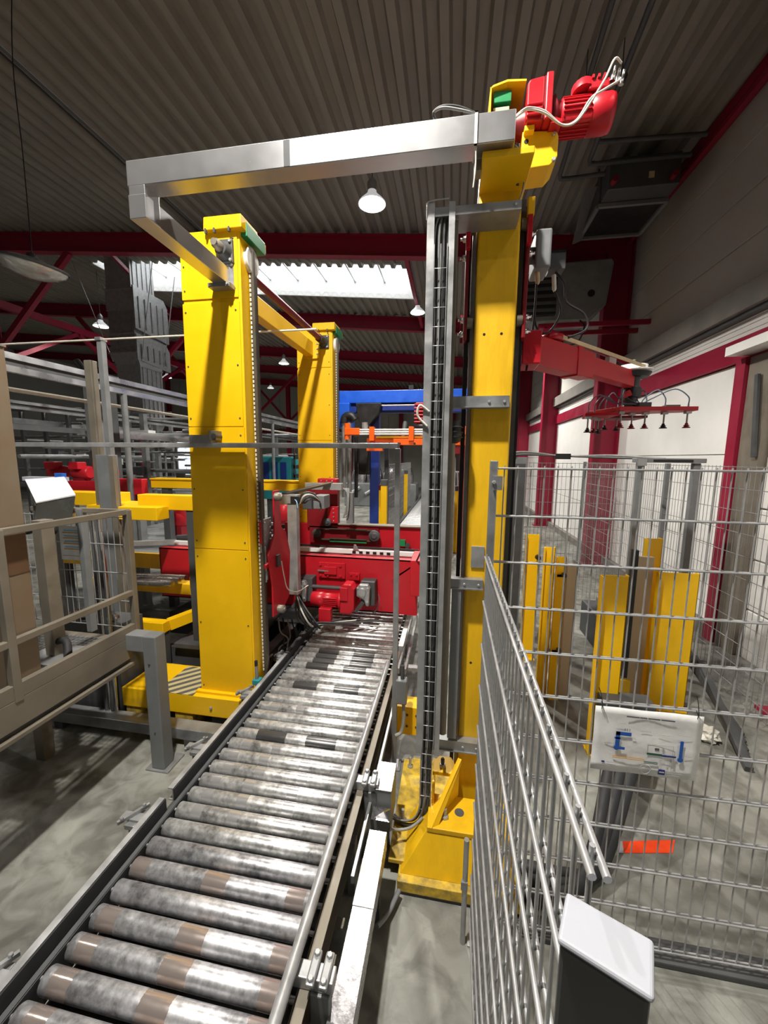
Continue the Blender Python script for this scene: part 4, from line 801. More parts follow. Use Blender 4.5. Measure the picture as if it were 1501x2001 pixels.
# drive on the front beam: geared motor, bearing brackets, square plate, shaft
sq = MB().box(-1.40, -1.10, 3.975, 4.0, 0.955, 1.13).build('square_plate', 'red', rc, bevel=0.006)
for x in (-1.375, -1.29, -1.15):
    for z in (0.985, 1.10): bolt(sq, (x, 3.975, z), '-y', 0.014, 0.014, 'red')
MB().box(-1.33, -1.19, 3.955, 3.975, 1.00, 1.09).build('cover', 'red', sq, bevel=0.006); MB().bar((-1.40, 3.96, 1.04), (-1.28, 3.96, 1.04), 0.012, 0.012).build('latch', 'galvanised', sq)
for x0 in (-1.58, -0.90):
    k = MB().box(x0, x0 + 0.15, 3.86, 4.0, 0.72, 0.98).build('bearing_bracket', 'grey_dark', rc, bevel=0.008)
    MB().prism([(x0 - 0.03, 3.85, 0.84), (x0 - 0.03, 3.85, 0.93), (x0 + 0.0, 3.85, 0.965), (x0 + 0.09, 3.85, 0.965), (x0 + 0.11, 3.85, 0.93), (x0 + 0.10, 3.85, 0.74), (x0 + 0.07, 3.85, 0.74), (x0 + 0.05, 3.85, 0.80)], (0, -0.06, 0)).build('bearing', 'cast_alu', k, bevel=0.008)
    MB().lathe((x0 + 0.03, 3.79, 0.89), (0, -1, 0), [(0, 0.045), (0.02, 0.04)], n=18).build('bearing_cap', 'cast_alu', k)
    for q in ((x0 - 0.015, 0.93), (x0 + 0.09, 0.93), (x0 + 0.085, 0.78)): bolt(k, (q[0], 3.79, q[1]), '-y', 0.012)
    MB().bar((x0 + 0.05, 3.75, 0.80), (x0 - 0.02, 3.72, 0.70), 0.025, 0.03).build('lever', 'grey_dark', k)
MB().cyl((-1.45, 3.88, 0.885), (-0.88, 3.88, 0.885), 0.022, n=14).build('cross_shaft', 'grey_dark', rc)
mo = MB().lathe((-1.43, 3.84, 0.765), (1, 0, 0), [(0, 0.05), (0.01, 0.08), (0.14, 0.085), (0.145, 0.078), (0.30, 0.078), (0.305, 0.09), (0.33, 0.09)], n=26).build('drive_motor', 'red', rc)
for q in range(5): MB().box(-1.28, -1.14, 3.755, 3.765, 0.725 + 0.02 * q, 0.731 + 0.02 * q).build('cooling_fin', 'red', mo)
MB().box(-1.31, -1.18, 3.70, 3.78, 0.575, 0.715).build('terminal_box', 'red', mo, bevel=0.006)
MB().prism([(-1.10, 3.75, 0.66), (-1.10, 3.75, 0.92), (-1.06, 3.75, 0.97), (-0.98, 3.75, 0.97), (-0.945, 3.75, 0.92), (-0.945, 3.75, 0.70), (-0.99, 3.75, 0.65)], (0, 0.16, 0)).build('gearbox', 'red', rc, bevel=0.012)
MB().box(-1.09, -1.01, 3.735, 3.752, 0.80, 0.94).build('gearbox_lid', 'red', rc, bevel=0.005); MB().lathe((-1.11, 3.83, 0.765), (1, 0, 0), [(0, 0.10), (0.02, 0.10)], n=22).build('gear_flange', 'red', rc)
MB().box(-1.06, -0.94, 3.97, 4.0, 0.95, 1.03).build('torque_arm', 'red', rc, bevel=0.004)
for x in (-1.03, -0.97): bolt(rc, (x, 3.97, 1.01), '-y', 0.011, 0.01, 'red')
MB().tube([(-0.72, 3.9, 0.84), (-0.70, 3.85, 0.78), (-0.72, 3.84, 0.70), (-0.78, 3.84, 0.64)], 0.006, n=6).build('motor_cable', 'cable_dark', rc)
for k in range(5):
    MB().tube([(-1.54, 3.70, 0.86), (-1.52 + 0.03 * k, 3.62, 0.72), (-1.45 + 0.05 * k, 3.58, 0.60 - 0.01 * k), (-1.30, 3.64, 0.55 + 0.01 * k), (-1.20 + 0.05 * k, 3.74, 0.57), (-1.0 + 0.1 * k, 3.85, 0.585)], 0.009, n=7).build('motor_cable', ['cable_dark', 'rubber', 'cable_white', 'rubber', 'cable_dark'][k], rc)
# hanging leads left of conveyor end
for k in range(4): MB().tube([(-1.75 + 0.05 * k, 3.7, 0.58), (-1.66 + 0.05 * k, 3.55, 0.50 - 0.03 * k), (-1.56, 3.5 - 0.1 * k, 0.46), (-1.50, 3.35 - 0.1 * k, 0.40), (-1.45, 3.6, 0.50)], 0.008, n=6).build('loose_cable', 'rubber' if k % 2 else 'cable_grey', rc)
MB().box(-0.36, -0.26, 3.6, 4.0, 0.95, 1.3).build('end_bracket', 'red', rc, bevel=0.006); MB().tube([(-0.3, 3.6, 1.3), (-0.26, 3.5, 1.4), (-0.22, 3.45, 1.5), (-0.2, 3.4, 1.35), (-0.24, 3.45, 1.1)], 0.008, n=6).build('end_lead', 'cable_dark', rc)
for k, (x0, x1, w0) in enumerate(((-0.42, -0.40, 0.03), (-0.36, -0.34, 0.03))):
    MB().box(x0, x1, 3.2, 4.4, 0.38, 0.43).build('track_bar', 'galvanised', cv)
MB().box(-0.37, -0.25, 3.3, 3.36, 0.36, 0.39).build('track_tie', 'galvanised_light', cv)

# dark machine base left of the conveyor under the carriage
mbx = thing('machine_base', 'dark steel machine base behind the column, left of the far rollers', 'machine base', (-1.8, 3.9, 0))
MB().box(-3.2, -1.50, 3.25, 3.33, 0.22, 0.40).build('base_beam', 'grey_dark', mbx); MB().box(-1.72, -1.62, 3.1, 4.8, 0.30, 0.44).build('base_beam', 'grey_dark', mbx)
MB().box(-3.2, -1.55, 3.9, 4.3, 0.2, 0.45).build('base_beam', 'black', mbx); MB().box(-2.6, -1.9, 3.2, 4.6, 0.42, 0.46).build('base_plate', 'grey_dark', mbx)
for x in (-3.1, -1.7):
    for yq in (3.26, 4.2): MB().box(x, x + 0.08, yq, yq + 0.08, 0, 0.25).build('leg', 'grey_dark', mbx)
for k in range(5): MB().bar((-1.56 + 0.01 * k, 3.12 + 0.14 * k, 0.30), (-1.50 + 0.01 * k, 3.3 + 0.2 * k, 0.42), 0.02, 0.03).build('link', 'grey_dark', mbx)

# ================================================================== BARRIER RAIL AND LIGHT-BARRIER POST
ba = thing('barrier_rail', 'horizontal grey square rail crossing in front of the near yellow column', 'rail', (-1.9, 2.68, 2.3))
MB().box(-3.5, -0.36, 2.665, 2.70, 2.318, 2.353).build('rail_tube', 'galvanised_light', ba, bevel=0.003)
MB().box(-0.366, -0.358, 2.66, 2.705, 2.312, 2.358).build('end_cap', 'grey_paint', ba)
MB().box(-1.92, -1.74, 2.66, 2.735, 2.35, 2.41).build('rail_clamp', 'galvanised', ba, bevel=0.003); MB().box(-1.76, -1.70, 2.655, 2.735, 2.37, 2.44).build('clamp_box', 'beige_steel', ba, bevel=0.003)
MB().cyl((-1.715, 2.65, 2.40), (-1.715, 2.735, 2.40), 0.02, n=14).build('clamp_pin', 'grey_dark', ba)
gp = thing('barrier_post', 'slim grey steel post right of the far rollers with a switch box', 'post', (-0.352, 2.60, 0))
MB().box(-0.372, -0.337, 2.585, 2.62, 0, 2.315).build('post_tube', 'galvanised', gp, bevel=0.002)
MB().box(-0.40, -0.305, 2.55, 2.66, 0, 0.012).build('foot_plate', 'galvanised', gp)
sbx = MB().box(-0.345, -0.265, 2.56, 2.63, 0.52, 0.70).build('switch_box', 'grey_paint', gp, bevel=0.008)
MB().cyl((-0.30, 2.595, 0.70), (-0.30, 2.595, 0.80), 0.014, n=10).build('gland', 'grey_dark', sbx)
MB().tube([(-0.29, 2.595, 0.53), (-0.285, 2.59, 0.40), (-0.30, 2.58, 0.30), (-0.34, 2.57, 0.27)], 0.013, n=8).build('switch_lead', 'cable_grey', sbx)
MB().box(-0.335, -0.30, 2.6, 2.9, 0.90, 0.94).build('switch_arm', 'galvanised', gp)

# ================================================================== MESH FENCE
def wire_panel(name, label, a, b, z0, zs, step, parent_loc, group, rh=0.0042, rv=0.0032, m='galvanised_light', joined=False, double=True, over=0.012):
    """welded double-wire panel between floor points a and b; each wire is its own part"""
    t = thing(name, label, 'fence', parent_loc, group)
    a = V(a[0], a[1], 0); b = V(b[0], b[1], 0); d = (b - a); L_ = d.length; d.normalize(); nrm = V(-d.y, d.x, 0); ang = math.atan2(d.y, d.x); zt = max(zs) + over
    if joined:
        mb = MB()
        for z in zs:
            mb.cyl(a + V(0, 0, z), b + V(0, 0, z), rh, n=4, cap=False)
        q = step / 2
        while q < L_: mb.cyl(a + d * q + V(0, 0, z0), a + d * q + V(0, 0, zt), rv, n=4, cap=False); q += step
        mb.build('wire_mesh', m, t)['kind'] = 'stuff'
        return t
    hm = MB().cyl((0, 0, 0), (L_, 0, 0), rh, n=8).mesh('horizontal_wire', m); vm = MB().cyl((0, 0, z0), (0, 0, zt), rv, n=6).mesh('vertical_wire', m)
    off = rh + rv * 0.8
    for z in zs:
        for s in ((-1, 1) if double else (0,)):
            p = a + nrm * off * s; inst('horizontal_wire', hm, t, (p.x, p.y, z), (0, 0, ang))
    q = step / 2
    while q < L_ - 0.005:
        p = a + d * q; inst('vertical_wire', vm, t, (p.x, p.y, 0)); q += step
    return t
def fence_post(label, x, y, h, w=0.03, dp=0.05, rot=0.0, m='galvanised', group='steel posts of the mesh fence', cap=None):
    t = thing('fence_post', label, 'fence post', (x, y, 0), group); t.rotation_euler = (0, 0, rot)
    o = bpy.data.objects.new('post_tube', MB().box(-w / 2, w / 2, -dp / 2, dp / 2, 0, h).mesh('post_tube', m)); COL.objects.link(o); o.parent = t
    md = o.modifiers.new('edge', 'BEVEL'); md.width = 0.004; md.segments = 2
    o = bpy.data.objects.new('base_plate', MB().box(-w * 0.9, w * 0.9, -dp * 1.0, dp * 1.0, 0, 0.008).mesh('base_plate', m)); COL.objects.link(o); o.parent = t
    if cap:
        o = bpy.data.objects.new('post_cap', MB().box(-w / 2 - 0.002, w / 2 + 0.002, -dp / 2 - 0.002, dp / 2 + 0.002, h - 0.001, h + 0.006).mesh('post_cap', cap)); COL.objects.link(o); o.parent = t
        md = o.modifiers.new('edge', 'BEVEL'); md.width = 0.004; md.segments = 3
    return t
zs_near = [1.858 - 0.186 * k for k in range(10)]
wire_panel('mesh_fence_panel', 'low wire mesh fence panel running from the mast towards the foreground post', (0.15, 0.352), (0.15, 1.60), 0.16, zs_near, 0.0452, (0.15, 0.95, 0.0), 'wire mesh fence panels', rh=0.0043, rv=0.0032)
zs_back = [2.214 - 0.1945 * k for k in range(12)]
wire_panel('mesh_fence_panel', 'tall wire mesh fence panel carrying the paper notice', (0.185, 1.665), (1.95, 1.69), 0.06, zs_back, 0.0515, (1.05, 1.67, 0.0), 'wire mesh fence panels', rh=0.0042, rv=0.003)
fp = fence_post('slim galvanised fence post in front of the yellow mast', 0.165, 1.635, 2.245, 0.028, 0.05)
for z in (2.16, 1.80): 
    o = bolt(fp, (0.165, 1.606, z), '-y', 0.008, 0.01)
o = MB().box(-0.002, 0.032, -0.034, -0.022, 2.13, 2.185); o = bpy.data.objects.new('panel_clip', o.mesh('panel_clip', 'galvanised')); COL.objects.link(o); o.parent = fp
fence_post('thick dark grey fence post with a pale plastic cap in the foreground', 0.148, 0.325, 1.822, 0.068, 0.044, -0.42, 'grey_dark', cap='cap_plastic')
# clip rods on the gap between fence and mast
cr_ = thing('fence_stay', 'vertical galvanised tube at the left edge of the near fence panel', 'tube', (0.125, 1.62, 0))
MB().cyl((0.118, 1.60, 0.0), (0.118, 1.60, 0.55), 0.012, n=12).build('tube', 'galvanised_light', cr_); MB().box(0.10, 0.13, 1.585, 1.60, 0.30, 0.34).build('saddle', 'galvanised', cr_)

# paper notice on the tall panel
pn = thing('paper_notice', 'creased white paper notice with a blue machine diagram on the fence', 'notice', (0.824, 1.652, 0.94))
def sheet(mb, x0, x1, z0, z1, y, nx=14, nz=9, amp=0.004):
    vs = []
    for j in range(nz + 1):
        for i in range(nx + 1):
            x = x0 + (x1 - x0) * i / nx; z = z0 + (z1 - z0) * j / nz
            vs.append((x, y + amp * (math.sin(x * 31 + z * 9) * 0.5 + math.sin(z * 40 + x * 7) * 0.4), z))
    mb.add(vs, [(j * (nx + 1) + i, j * (nx + 1) + i + 1, (j + 1) * (nx + 1) + i + 1, (j + 1) * (nx + 1) + i) for j in range(nz) for i in range(nx)], True)
mb = MB(); sheet(mb, 0.623, 1.028, 0.945, 1.235, 1.650); o = mb.build('paper_sheet', 'paper', pn); sd = o.modifiers.new('t', 'SOLIDIFY'); sd.thickness = 0.0006; sd.offset = 0
def pr(u0, u1, v0, v1, m, name='print', y=1.6455):
    # u,v in 0..1 of the sheet, v from top
    x0, x1 = 0.623 + 0.405 * u0, 0.623 + 0.405 * u1; z1, z0 = 1.235 - 0.29 * v0, 1.235 - 0.29 * v1
    return MB().box(x0, x1, y, y + 0.0006, z0, z1).build(name, m, pn)
for u0, u1 in ((0.30, 0.42), (0.425, 0.49), (0.50, 0.61), (0.62, 0.745)): pr(u0, u1, 0.105, 0.122, 'ink', 'title_word')
for a in ((0.215, 0.255, 0.36, 0.62), (0.215, 0.36, 0.36, 0.415), (0.205, 0.262, 0.45, 0.475), (0.215, 0.31, 0.595, 0.635), (0.815, 0.845, 0.40, 0.70)): pr(*a, 'ink_blue', 'diagram_bar')
for u, v in ((0.23, 0.615), (0.83, 0.69)):
    MB().lathe((0.623 + 0.405 * u, 1.6462, 1.235 - 0.29 * v), (0, -1, 0), [(0, 0.0105), (0.001, 0.0105)], n=16).build('diagram_dot', 'ink_blue', pn)
pr(0.52, 0.66, 0.635, 0.665, 'ink_green', 'diagram_bar'); pr(0.66, 0.79, 0.645, 0.668, 'ink_navy', 'diagram_bar')
pr(0.20, 0.50, 0.742, 0.752, 'ink_ochre', 'diagram_line'); pr(0.20, 0.50, 0.765, 0.775, 'ink_ochre', 'diagram_line'); pr(0.50, 0.63, 0.775, 0.785, 'ink_green', 'diagram_line'); pr(0.50, 0.63, 0.795, 0.805, 'ink', 'diagram_line')
for a in ((0.52, 0.76, 0.497, 0.502), (0.52, 0.76, 0.63, 0.635), (0.52, 0.523, 0.497, 0.635), (0.757, 0.76, 0.497, 0.635), (0.65, 0.74, 0.725, 0.73), (0.65, 0.74, 0.82, 0.825), (0.65, 0.653, 0.725, 0.825), (0.737, 0.74, 0.725, 0.825)): pr(*a, 'ink_light', 'diagram_frame')
pr(0.755, 0.775, 0.66, 0.84, 'ink_light', 'diagram_bar'); pr(0.59, 0.63, 0.55, 0.585, 'ink', 'diagram_block'); pr(0.66, 0.675, 0.53, 0.60, 'ink_light', 'diagram_block'); pr(0.70, 0.715, 0.755, 0.785, 'paper', 'diagram_block')
pr(0.645, 0.705, 0.875, 0.955, 'ink_navy', 'logo', 1.6460); pr(0.652, 0.698, 0.905, 0.925, 'ink_light', 'logo_band', 1.6450); pr(0.10, 0.13, 0.845, 0.87, 'ink_navy', 'key_mark'); pr(0.10, 0.13, 0.895, 0.91, 'ink_light', 'key_mark')
for k in range(3): pr(0.14, 0.26 - 0.02 * k, 0.855 + 0.03 * k, 0.861 + 0.03 * k, 'ink_light', 'text_line'); pr(0.735, 0.87 - 0.015 * k, 0.885 + 0.03 * k, 0.891 + 0.03 * k, 'ink_light', 'text_line')
for a in ((0.115, 0.19, 0.55, 0.56), (0.365, 0.40, 0.43, 0.436), (0.375, 0.41, 0.45, 0.456), (0.44, 0.54, 0.31, 0.316), (0.60, 0.72, 0.34, 0.345), (0.78, 0.9, 0.31, 0.315), (0.20, 0.30, 0.22, 0.226), (0.85, 0.93, 0.62, 0.626)): pr(*a, 'ink_light', 'text_line')
for k in range(3): pr(0.295 + 0.022 * k, 0.299 + 0.022 * k, 0.30, 0.34, 'ink', 'text_line')
ring = MB(); ring.lathe((0.623 + 0.405 * 0.52, 1.6462, 1.235 - 0.29 * 0.90), (0, -1, 0), [(0, 0.019), (0.0006, 0.019), (0.0006, 0.022), (0, 0.022)], n=24, cap=False); ring.build('stamp_ring', 'ink_light', pn)
for x, s in ((0.648, -1), (1.005, 1)): MB().tube([(x, 1.648, 1.222), (x - 0.004, 1.64, 1.245), (x, 1.66, 1.25), (x + 0.003, 1.648, 1.235), (x - 0.015, 1.63, 1.30), (x - 0.03, 1.62, 1.335)], 0.0016, n=5).build('zip_tie', 'black', pn)

# second fence: gate frame and panels towards the wall
fence_post('grey steel gate post behind the narrow yellow guard plate', 1.86, 4.35, 2.23, 0.06, 0.06, m='grey_paint'); fence_post('grey steel gate post left of the thin red wall post', 2.36, 4.35, 2.23, 0.06, 0.06, m='grey_paint')
lb = thing('light_curtain', 'grey light curtain bar bridging the two gate posts', 'light curtain', (2.1, 4.35, 2.2)); MB().box(1.80, 2.42, 4.29, 4.40, 2.232, 2.275).build('housing', 'grey_paint', lb, bevel=0.006); MB().box(1.95, 2.3, 4.285, 4.29, 2.24, 2.262).build('lens_strip', 'black', lb); MB().box(1.80, 1.88, 4.26, 4.29, 2.2, 2.27).build('connector', 'galvanised', lb)
wire_panel('mesh_fence_panel', 'rear mesh fence panel along the white wall, seen through the gate', (2.62, 2.6), (2.62, 8.6), 0.1, [2.2 - 0.2 * k for k in range(11)], 0.06, (2.62, 5.6, 0.0), 'wire mesh fence panels', 0.0035, 0.0028, 'galvanised', joined=True)
wire_panel('mesh_fence_panel', 'distant mesh fence panel left of the gate in front of the red columns', (0.55, 6.4), (2.6, 6.4), 0.1, [2.2 - 0.2 * k for k in range(11)], 0.06, (1.6, 6.4, 0.0), 'wire mesh fence panels', 0.0035, 0.0028, 'galvanised', joined=True)
for i, yq in enumerate((2.65, 5.4, 8.5)): fence_post(['grey post at the right edge, by the door', 'thin grey rear fence post in front of the wall panels', 'farthest grey fence post of the rear panel'][i], 2.62, yq, 2.22, 0.05, 0.05, m='grey_paint')
fence_post('slim grey post right beside the mast, behind it', 0.62, 5.0, 2.3, 0.07, 0.07, m='grey_paint'); fence_post('thin pale post with a small round warning sticker behind the mast', 0.50, 4.0, 2.2, 0.04, 0.04, m='galvanised')
st = thing('warning_sticker', 'small white sticker with a black ring on the pale post', 'sticker', (0.50, 3.97, 1.78)); MB().box(0.475, 0.525, 3.972, 3.979, 1.76, 1.86).build('sticker_base', 'white_paint', st); MB().lathe((0.50, 3.972, 1.82), (0, -1, 0), [(0, 0.013), (0.001, 0.013), (0.001, 0.02), (0, 0.02)], n=18, cap=False).build('ring_print', 'ink', st)
hc = thing('hose_bridge', 'bundle of grey hoses bridging over the rear fence top', 'hose', (1.15, 5.6, 2.2)); 
for k in range(4): MB().tube([(0.6, 5.0, 2.28 + 0.01 * k), (0.9, 5.2, 2.31 + 0.012 * k), (1.4, 5.4, 2.30), (1.9, 5.2, 2.28 + 0.01 * k), (2.2, 4.6, 2.27)], 0.012, n=7).build('hose', 'cable_grey' if k % 2 else 'cable_dark', hc)
MB().box(1.30, 1.48, 5.36, 5.44, 2.26, 2.33).build('coupling', 'black', hc)
cbn = thing('control_cabinet', 'narrow grey control cabinet behind the mast, right side', 'cabinet', (0.78, 5.3, 0)); MB().box(0.64, 0.92, 5.15, 5.5, 0, 2.28).build('body', 'grey_paint', cbn, bevel=0.006); MB().box(0.66, 0.90, 5.14, 5.15, 0.1, 2.2).build('door', 'grey_dark', cbn, bevel=0.004)

# yellow guard plates standing behind the fence
GL = 'yellow guard plates behind the fence'
def angle_guard(label, x0, x1, y, h, flange, m='yellow', dark=True):
    t = thing('guard_plate', label, 'guard plate', ((x0 + x1) / 2, y, 0), GL)
    MB().box(x0, x1, y, y + 0.008, 0.0, h).build('plate', m, t, bevel=0.002)
    MB().box(x0, x0 + 0.008, y - flange, y, 0.0, h).build('flange', m, t, bevel=0.002)
    MB().box(x1 - 0.008, x1, y, y + flange, 0.0, h).build('flange', m, t, bevel=0.002)
    MB().box(x0, x1, y - flange, y + flange, 0, 0.01).build('foot_plate', m, t)
    return t
angle_guard('wide yellow guard plate left of the gate post, above the paper notice', 1.095, 1.295, 3.02, 1.42, 0.06)
angle_guard('widest yellow guard plate right of the wooden board', 1.81, 2.15, 3.72, 1.28, 0.06)
angle_guard('tall yellow guard post with black edge behind the gate post', 1.80, 1.96, 3.98, 1.53, 0.08)
g = thing('guard_board', 'pale wooden board with black edge strip between the yellow guards', 'board', (1.66, 3.78, 0)); MB().box(1.665, 1.80, 3.76, 3.80, 0.0, 1.40).build('board', 'wood', g, bevel=0.004); MB().box(1.62, 1.66, 3.74, 3.80, 0.25, 1.46).build('edge_strip', 'rubber', g); MB().box(1.60, 1.68, 3.71, 3.74, 0.0, 0.24).build('foot', 'yellow', g)
t = angle_guard('tall yellow guard post nearest the mast, with a folded lip', 0.825, 0.985, 4.45, 1.44, 0.05)
MB().lathe((0.95, 4.40, 1.20), (0, -1, 0), [(0, 0.03), (0.05, 0.025)], n=10).build('sensor', 'black', t)
t = angle_guard('yellow guard post with small sensors, second from the mast', 0.855, 0.955, 3.72, 1.46, 0.03); MB().box(0.965, 1.06, 3.70, 3.73, 1.19, 1.215).build('sensor_arm', 'galvanised', t); MB().box(0.93, 1.03, 3.70, 3.73, 0.46, 0.485).build('sensor_arm', 'galvanised', t)
for z in (1.22, 0.5): MB().lathe((1.03, 3.69, z), (0, -1, 0), [(0, 0.02), (0.04, 0.02), (0.06, 0.012)], n=10).build('sensor', 'grey_dark', t)
t = angle_guard('short yellow guard strip on a wooden backing, third from the mast', 0.962, 1.052, 3.70, 1.38, 0.03); MB().box(1.06, 1.14, 3.70, 3.80, 0.0, 1.3).build('backing_board', 'wood', t, bevel=0.004); MB().box(1.14, 1.16, 3.72, 3.82, 0.0, 1.33).build('edge_angle', 'grey_paint', t)
g = thing('dark_machine', 'dark machine block low behind the yellow guards at right', 'machine', (2.05, 4.9, 0))
MB().box(1.75, 2.5, 4.7, 5.4, 0.0, 0.42).build('block', 'grey_dark', g, bevel=0.02); MB().box(1.85, 2.3, 4.8, 5.2, 0.42, 0.55).build('top_block', 'grey_paint', g, bevel=0.02)
for k in range(5): MB().bar((2.2 + 0.05 * k, 3.0 + 0.1 * k, 0.03), (2.4, 4.0 + 0.1 * k, 0.35), 0.05, 0.04).build('link', 'grey_dark', g)
# thick black hoses behind the paper, orange floor tape
hs = thing('floor_hoses', 'thick black corrugated hoses curving down behind the paper notice', 'hose', (0.95, 2.4, 0))
for k in range(3): MB().tube([(1.30 + 0.06 * k, 2.95, 0.45), (1.18 + 0.07 * k, 2.70, 0.42), (1.01 + 0.06 * k, 2.40, 0.28), (0.86 + 0.05 * k, 2.12 + 0.02 * k, 0.10), (0.72 + 0.05 * k, 1.92 + 0.04 * k, 0.045), (0.58 + 0.04 * k, 1.85 + 0.06 * k, 0.04), (0.44, 1.82 + 0.08 * k, 0.04)], 0.036, n=12).build('hose', 'rubber', hs)
MB().box(1.15, 1.5, 2.9, 3.05, 0.0, 0.5).build('hose_anchor', 'grey_dark', hs)
tp = thing('floor_tape', 'orange-red tape strip on the floor behind the mesh fence', 'tape', (1.2, 2.26, 0)); MB().prism([(1.05, 2.195, 0.001), (1.33, 2.245, 0.001), (1.385, 2.335, 0.001), (1.07, 2.27, 0.001)], (0, 0, 0.002)).build('tape_strip', 'tape_orange', tp); MB().prism([(1.02, 2.19, 0.001), (1.05, 2.195, 0.001), (1.07, 2.27, 0.001), (1.04, 2.265, 0.001)], (0, 0, 0.002)).build('tape_end', 'ink_light', tp)
kb = thing('fence_sill', 'dark rubber sill strip on the floor under the tall fence panel', 'sill', (1.0, 1.7, 0)); MB().box(0.45, 2.1, 1.66, 1.76, 0, 0.03).build('strip', 'grey_dark', kb, bevel=0.006)
bl = thing('crumpled_bag', 'crumpled clear plastic bag lying by the yellow guards at right', 'bag', (2.12, 3.35, 0))
bm = bmesh.new(); bmesh.ops.create_icosphere(bm, subdivisions=3, radius=0.09)
for v_ in bm.verts: v_.co *= 0.75 + 0.4 * random.random(); v_.co.z = max(v_.co.z * 0.7 + 0.05, 0.0)
me = bpy.data.meshes.new('bag_film'); bm.to_mesh(me); bm.free(); me.materials.append(M['cable_white']); inst('bag_film', me, bl, (2.12, 3.35, 0.0))

# ================================================================== RIGHT SIDE UP HIGH
hu = thing('air_heater', 'dark air heater unit hanging under the roof at the right wall', 'air heater', (2.3, 6.6, 5.4))
hx0, hx1, hy0, hy1 = 2.02, 2.95, 6.85, 7.72
MB().box(hx0, hx1, hy0, hy1, 6.01, 6.42).build('housing', 'grey_dark', hu, bevel=0.01)
mb = MB()
for a, b in (((hx0, hy0), (hx1, hy0)), ((hx1, hy0), (hx1, hy1)), ((hx1, hy1), (hx0, hy1)), ((hx0, hy1), (hx0, hy0))): mb.bar((*a, 5.99), (*b, 5.99), 0.05, 0.05)
mb.build('outlet_frame', 'grey_paint', hu)
MB().box(hx0 + 0.04, hx1 - 0.04, hy0 + 0.04, hy1 - 0.04, 5.995, 6.005).build('outlet', 'black', hu)
MB().box(hx0 + 0.02, hx1, hy0 - 0.32, hy0 - 0.02, 6.02, 6.42).build('coil_box', 'grey_dark', hu, bevel=0.01); MB().box(2.55, 2.62, hy0 - 0.327, hy0 - 0.32, 6.12, 6.2).build('type_plate', 'belt_tan', hu)
for x in (2.1, 2.85): MB().cyl((x, 7.2, 6.3), (x, 7.2, rz(x)), 0.012, n=6).build('hanger', 'grey_dark', hu); MB().lathe((x, hy0 - 0.32, 6.1), (0, -1, 0), [(0, 0.04), (0.1, 0.04)], n=10).build('valve', 'red_dark', hu)
MB().prism([(1.86, 7.0, 6.3), (2.0, 6.9, 6.3), (2.0, 7.6, 5.9), (1.9, 7.7, 5.9)], (0.03, 0, 0)).build('side_flap', 'grey_dark', hu)
hp = thing('heating_pipes', 'pair of dark heating pipes running along the roof to the heater', 'pipe', (1.7, 4.5, 6.4))
MB().tube([(1.12, 1.0, 6.42), (1.415, 6.66, 6.36), (1.44, 6.74, 6.35), (1.55, 6.75, 6.35), (2.56, 6.70, 6.35), (2.56, 6.75, 6.2)], 0.03, n=10, spline=False).build('pipe', 'grey_dark', hp); MB().tube([(1.5, 1.0, 6.42), (1.74, 6.42, 6.36), (1.76, 6.48, 6.35), (1.85, 6.5, 6.35), (3.05, 6.52, 6.35)], 0.03, n=10, spline=False).build('pipe', 'grey_dark', hp)
MB().tube([(1.72, 6.18, 6.42), (1.85, 6.2, 6.42), (3.1, 6.28, 6.42)], 0.028, n=10, spline=False).build('pipe', 'grey_dark', hp)
for x, yq in ((1.345, 5.3), (1.685, 5.2), (1.26, 3.6), (1.615, 3.6)): MB().lathe((x, yq, 6.37), (0, 1, 0), [(0, 0.05), (0.06, 0.05)], n=10).build('pipe_clip', 'grey_dark', hp); MB().cyl((x, yq + 0.03, 6.37), (x, yq + 0.03, rz(x)), 0.006, n=6).build('hanger', 'grey_dark', hp)
bw = thing('ventilation_unit', 'grey ventilation unit with rounded end on the red wall column', 'ventilation unit', (2.0, 8.4, 4.8))
MB().prism([(1.25, 8.0, 4.75), (2.35, 8.0, 4.75), (2.62, 8.0, 5.0), (2.70, 8.0, 5.7), (2.66, 8.0, 5.78), (1.25, 8.0, 5.74)], (0, 0.7, 0)).build('housing', 'grey_paint', bw, bevel=0.03)
MB().box(1.2, 1.75, 7.9, 8.0, 4.85, 5.55).build('intake', 'black', bw)
for k in range(5): MB().box(1.2, 1.75, 7.88, 7.9, 4.9 + 0.12 * k, 4.95 + 0.12 * k).build('louvre', 'grey_dark', bw)
MB().lathe((2.35, 7.99, 5.2), (0, -1, 0), [(0, 0.06), (0.012, 0.06)], n=14).build('port', 'black', bw); MB().box(1.4, 1.9, 8.0, 8.4, 5.75, 5.98).build('motor', 'grey_dark', bw, bevel=0.02)
for yq in (8.1, 8.6): MB().bar((1.5, yq, 4.71), (3.41, yq, 4.71), 0.06, 0.08).build('bracket', 'maroon', bw); MB().bar((1.6, yq, 4.66), (3.25, yq, 3.95), 0.06, 0.08).build('bracket_strut', 'maroon', bw)
MB().tube([(2.2, 8.0, 4.75), (2.25, 7.9, 4.6), (2.15, 7.9, 4.35), (1.95, 7.9, 4.3)], 0.015, n=6).build('lead', 'black', bw)

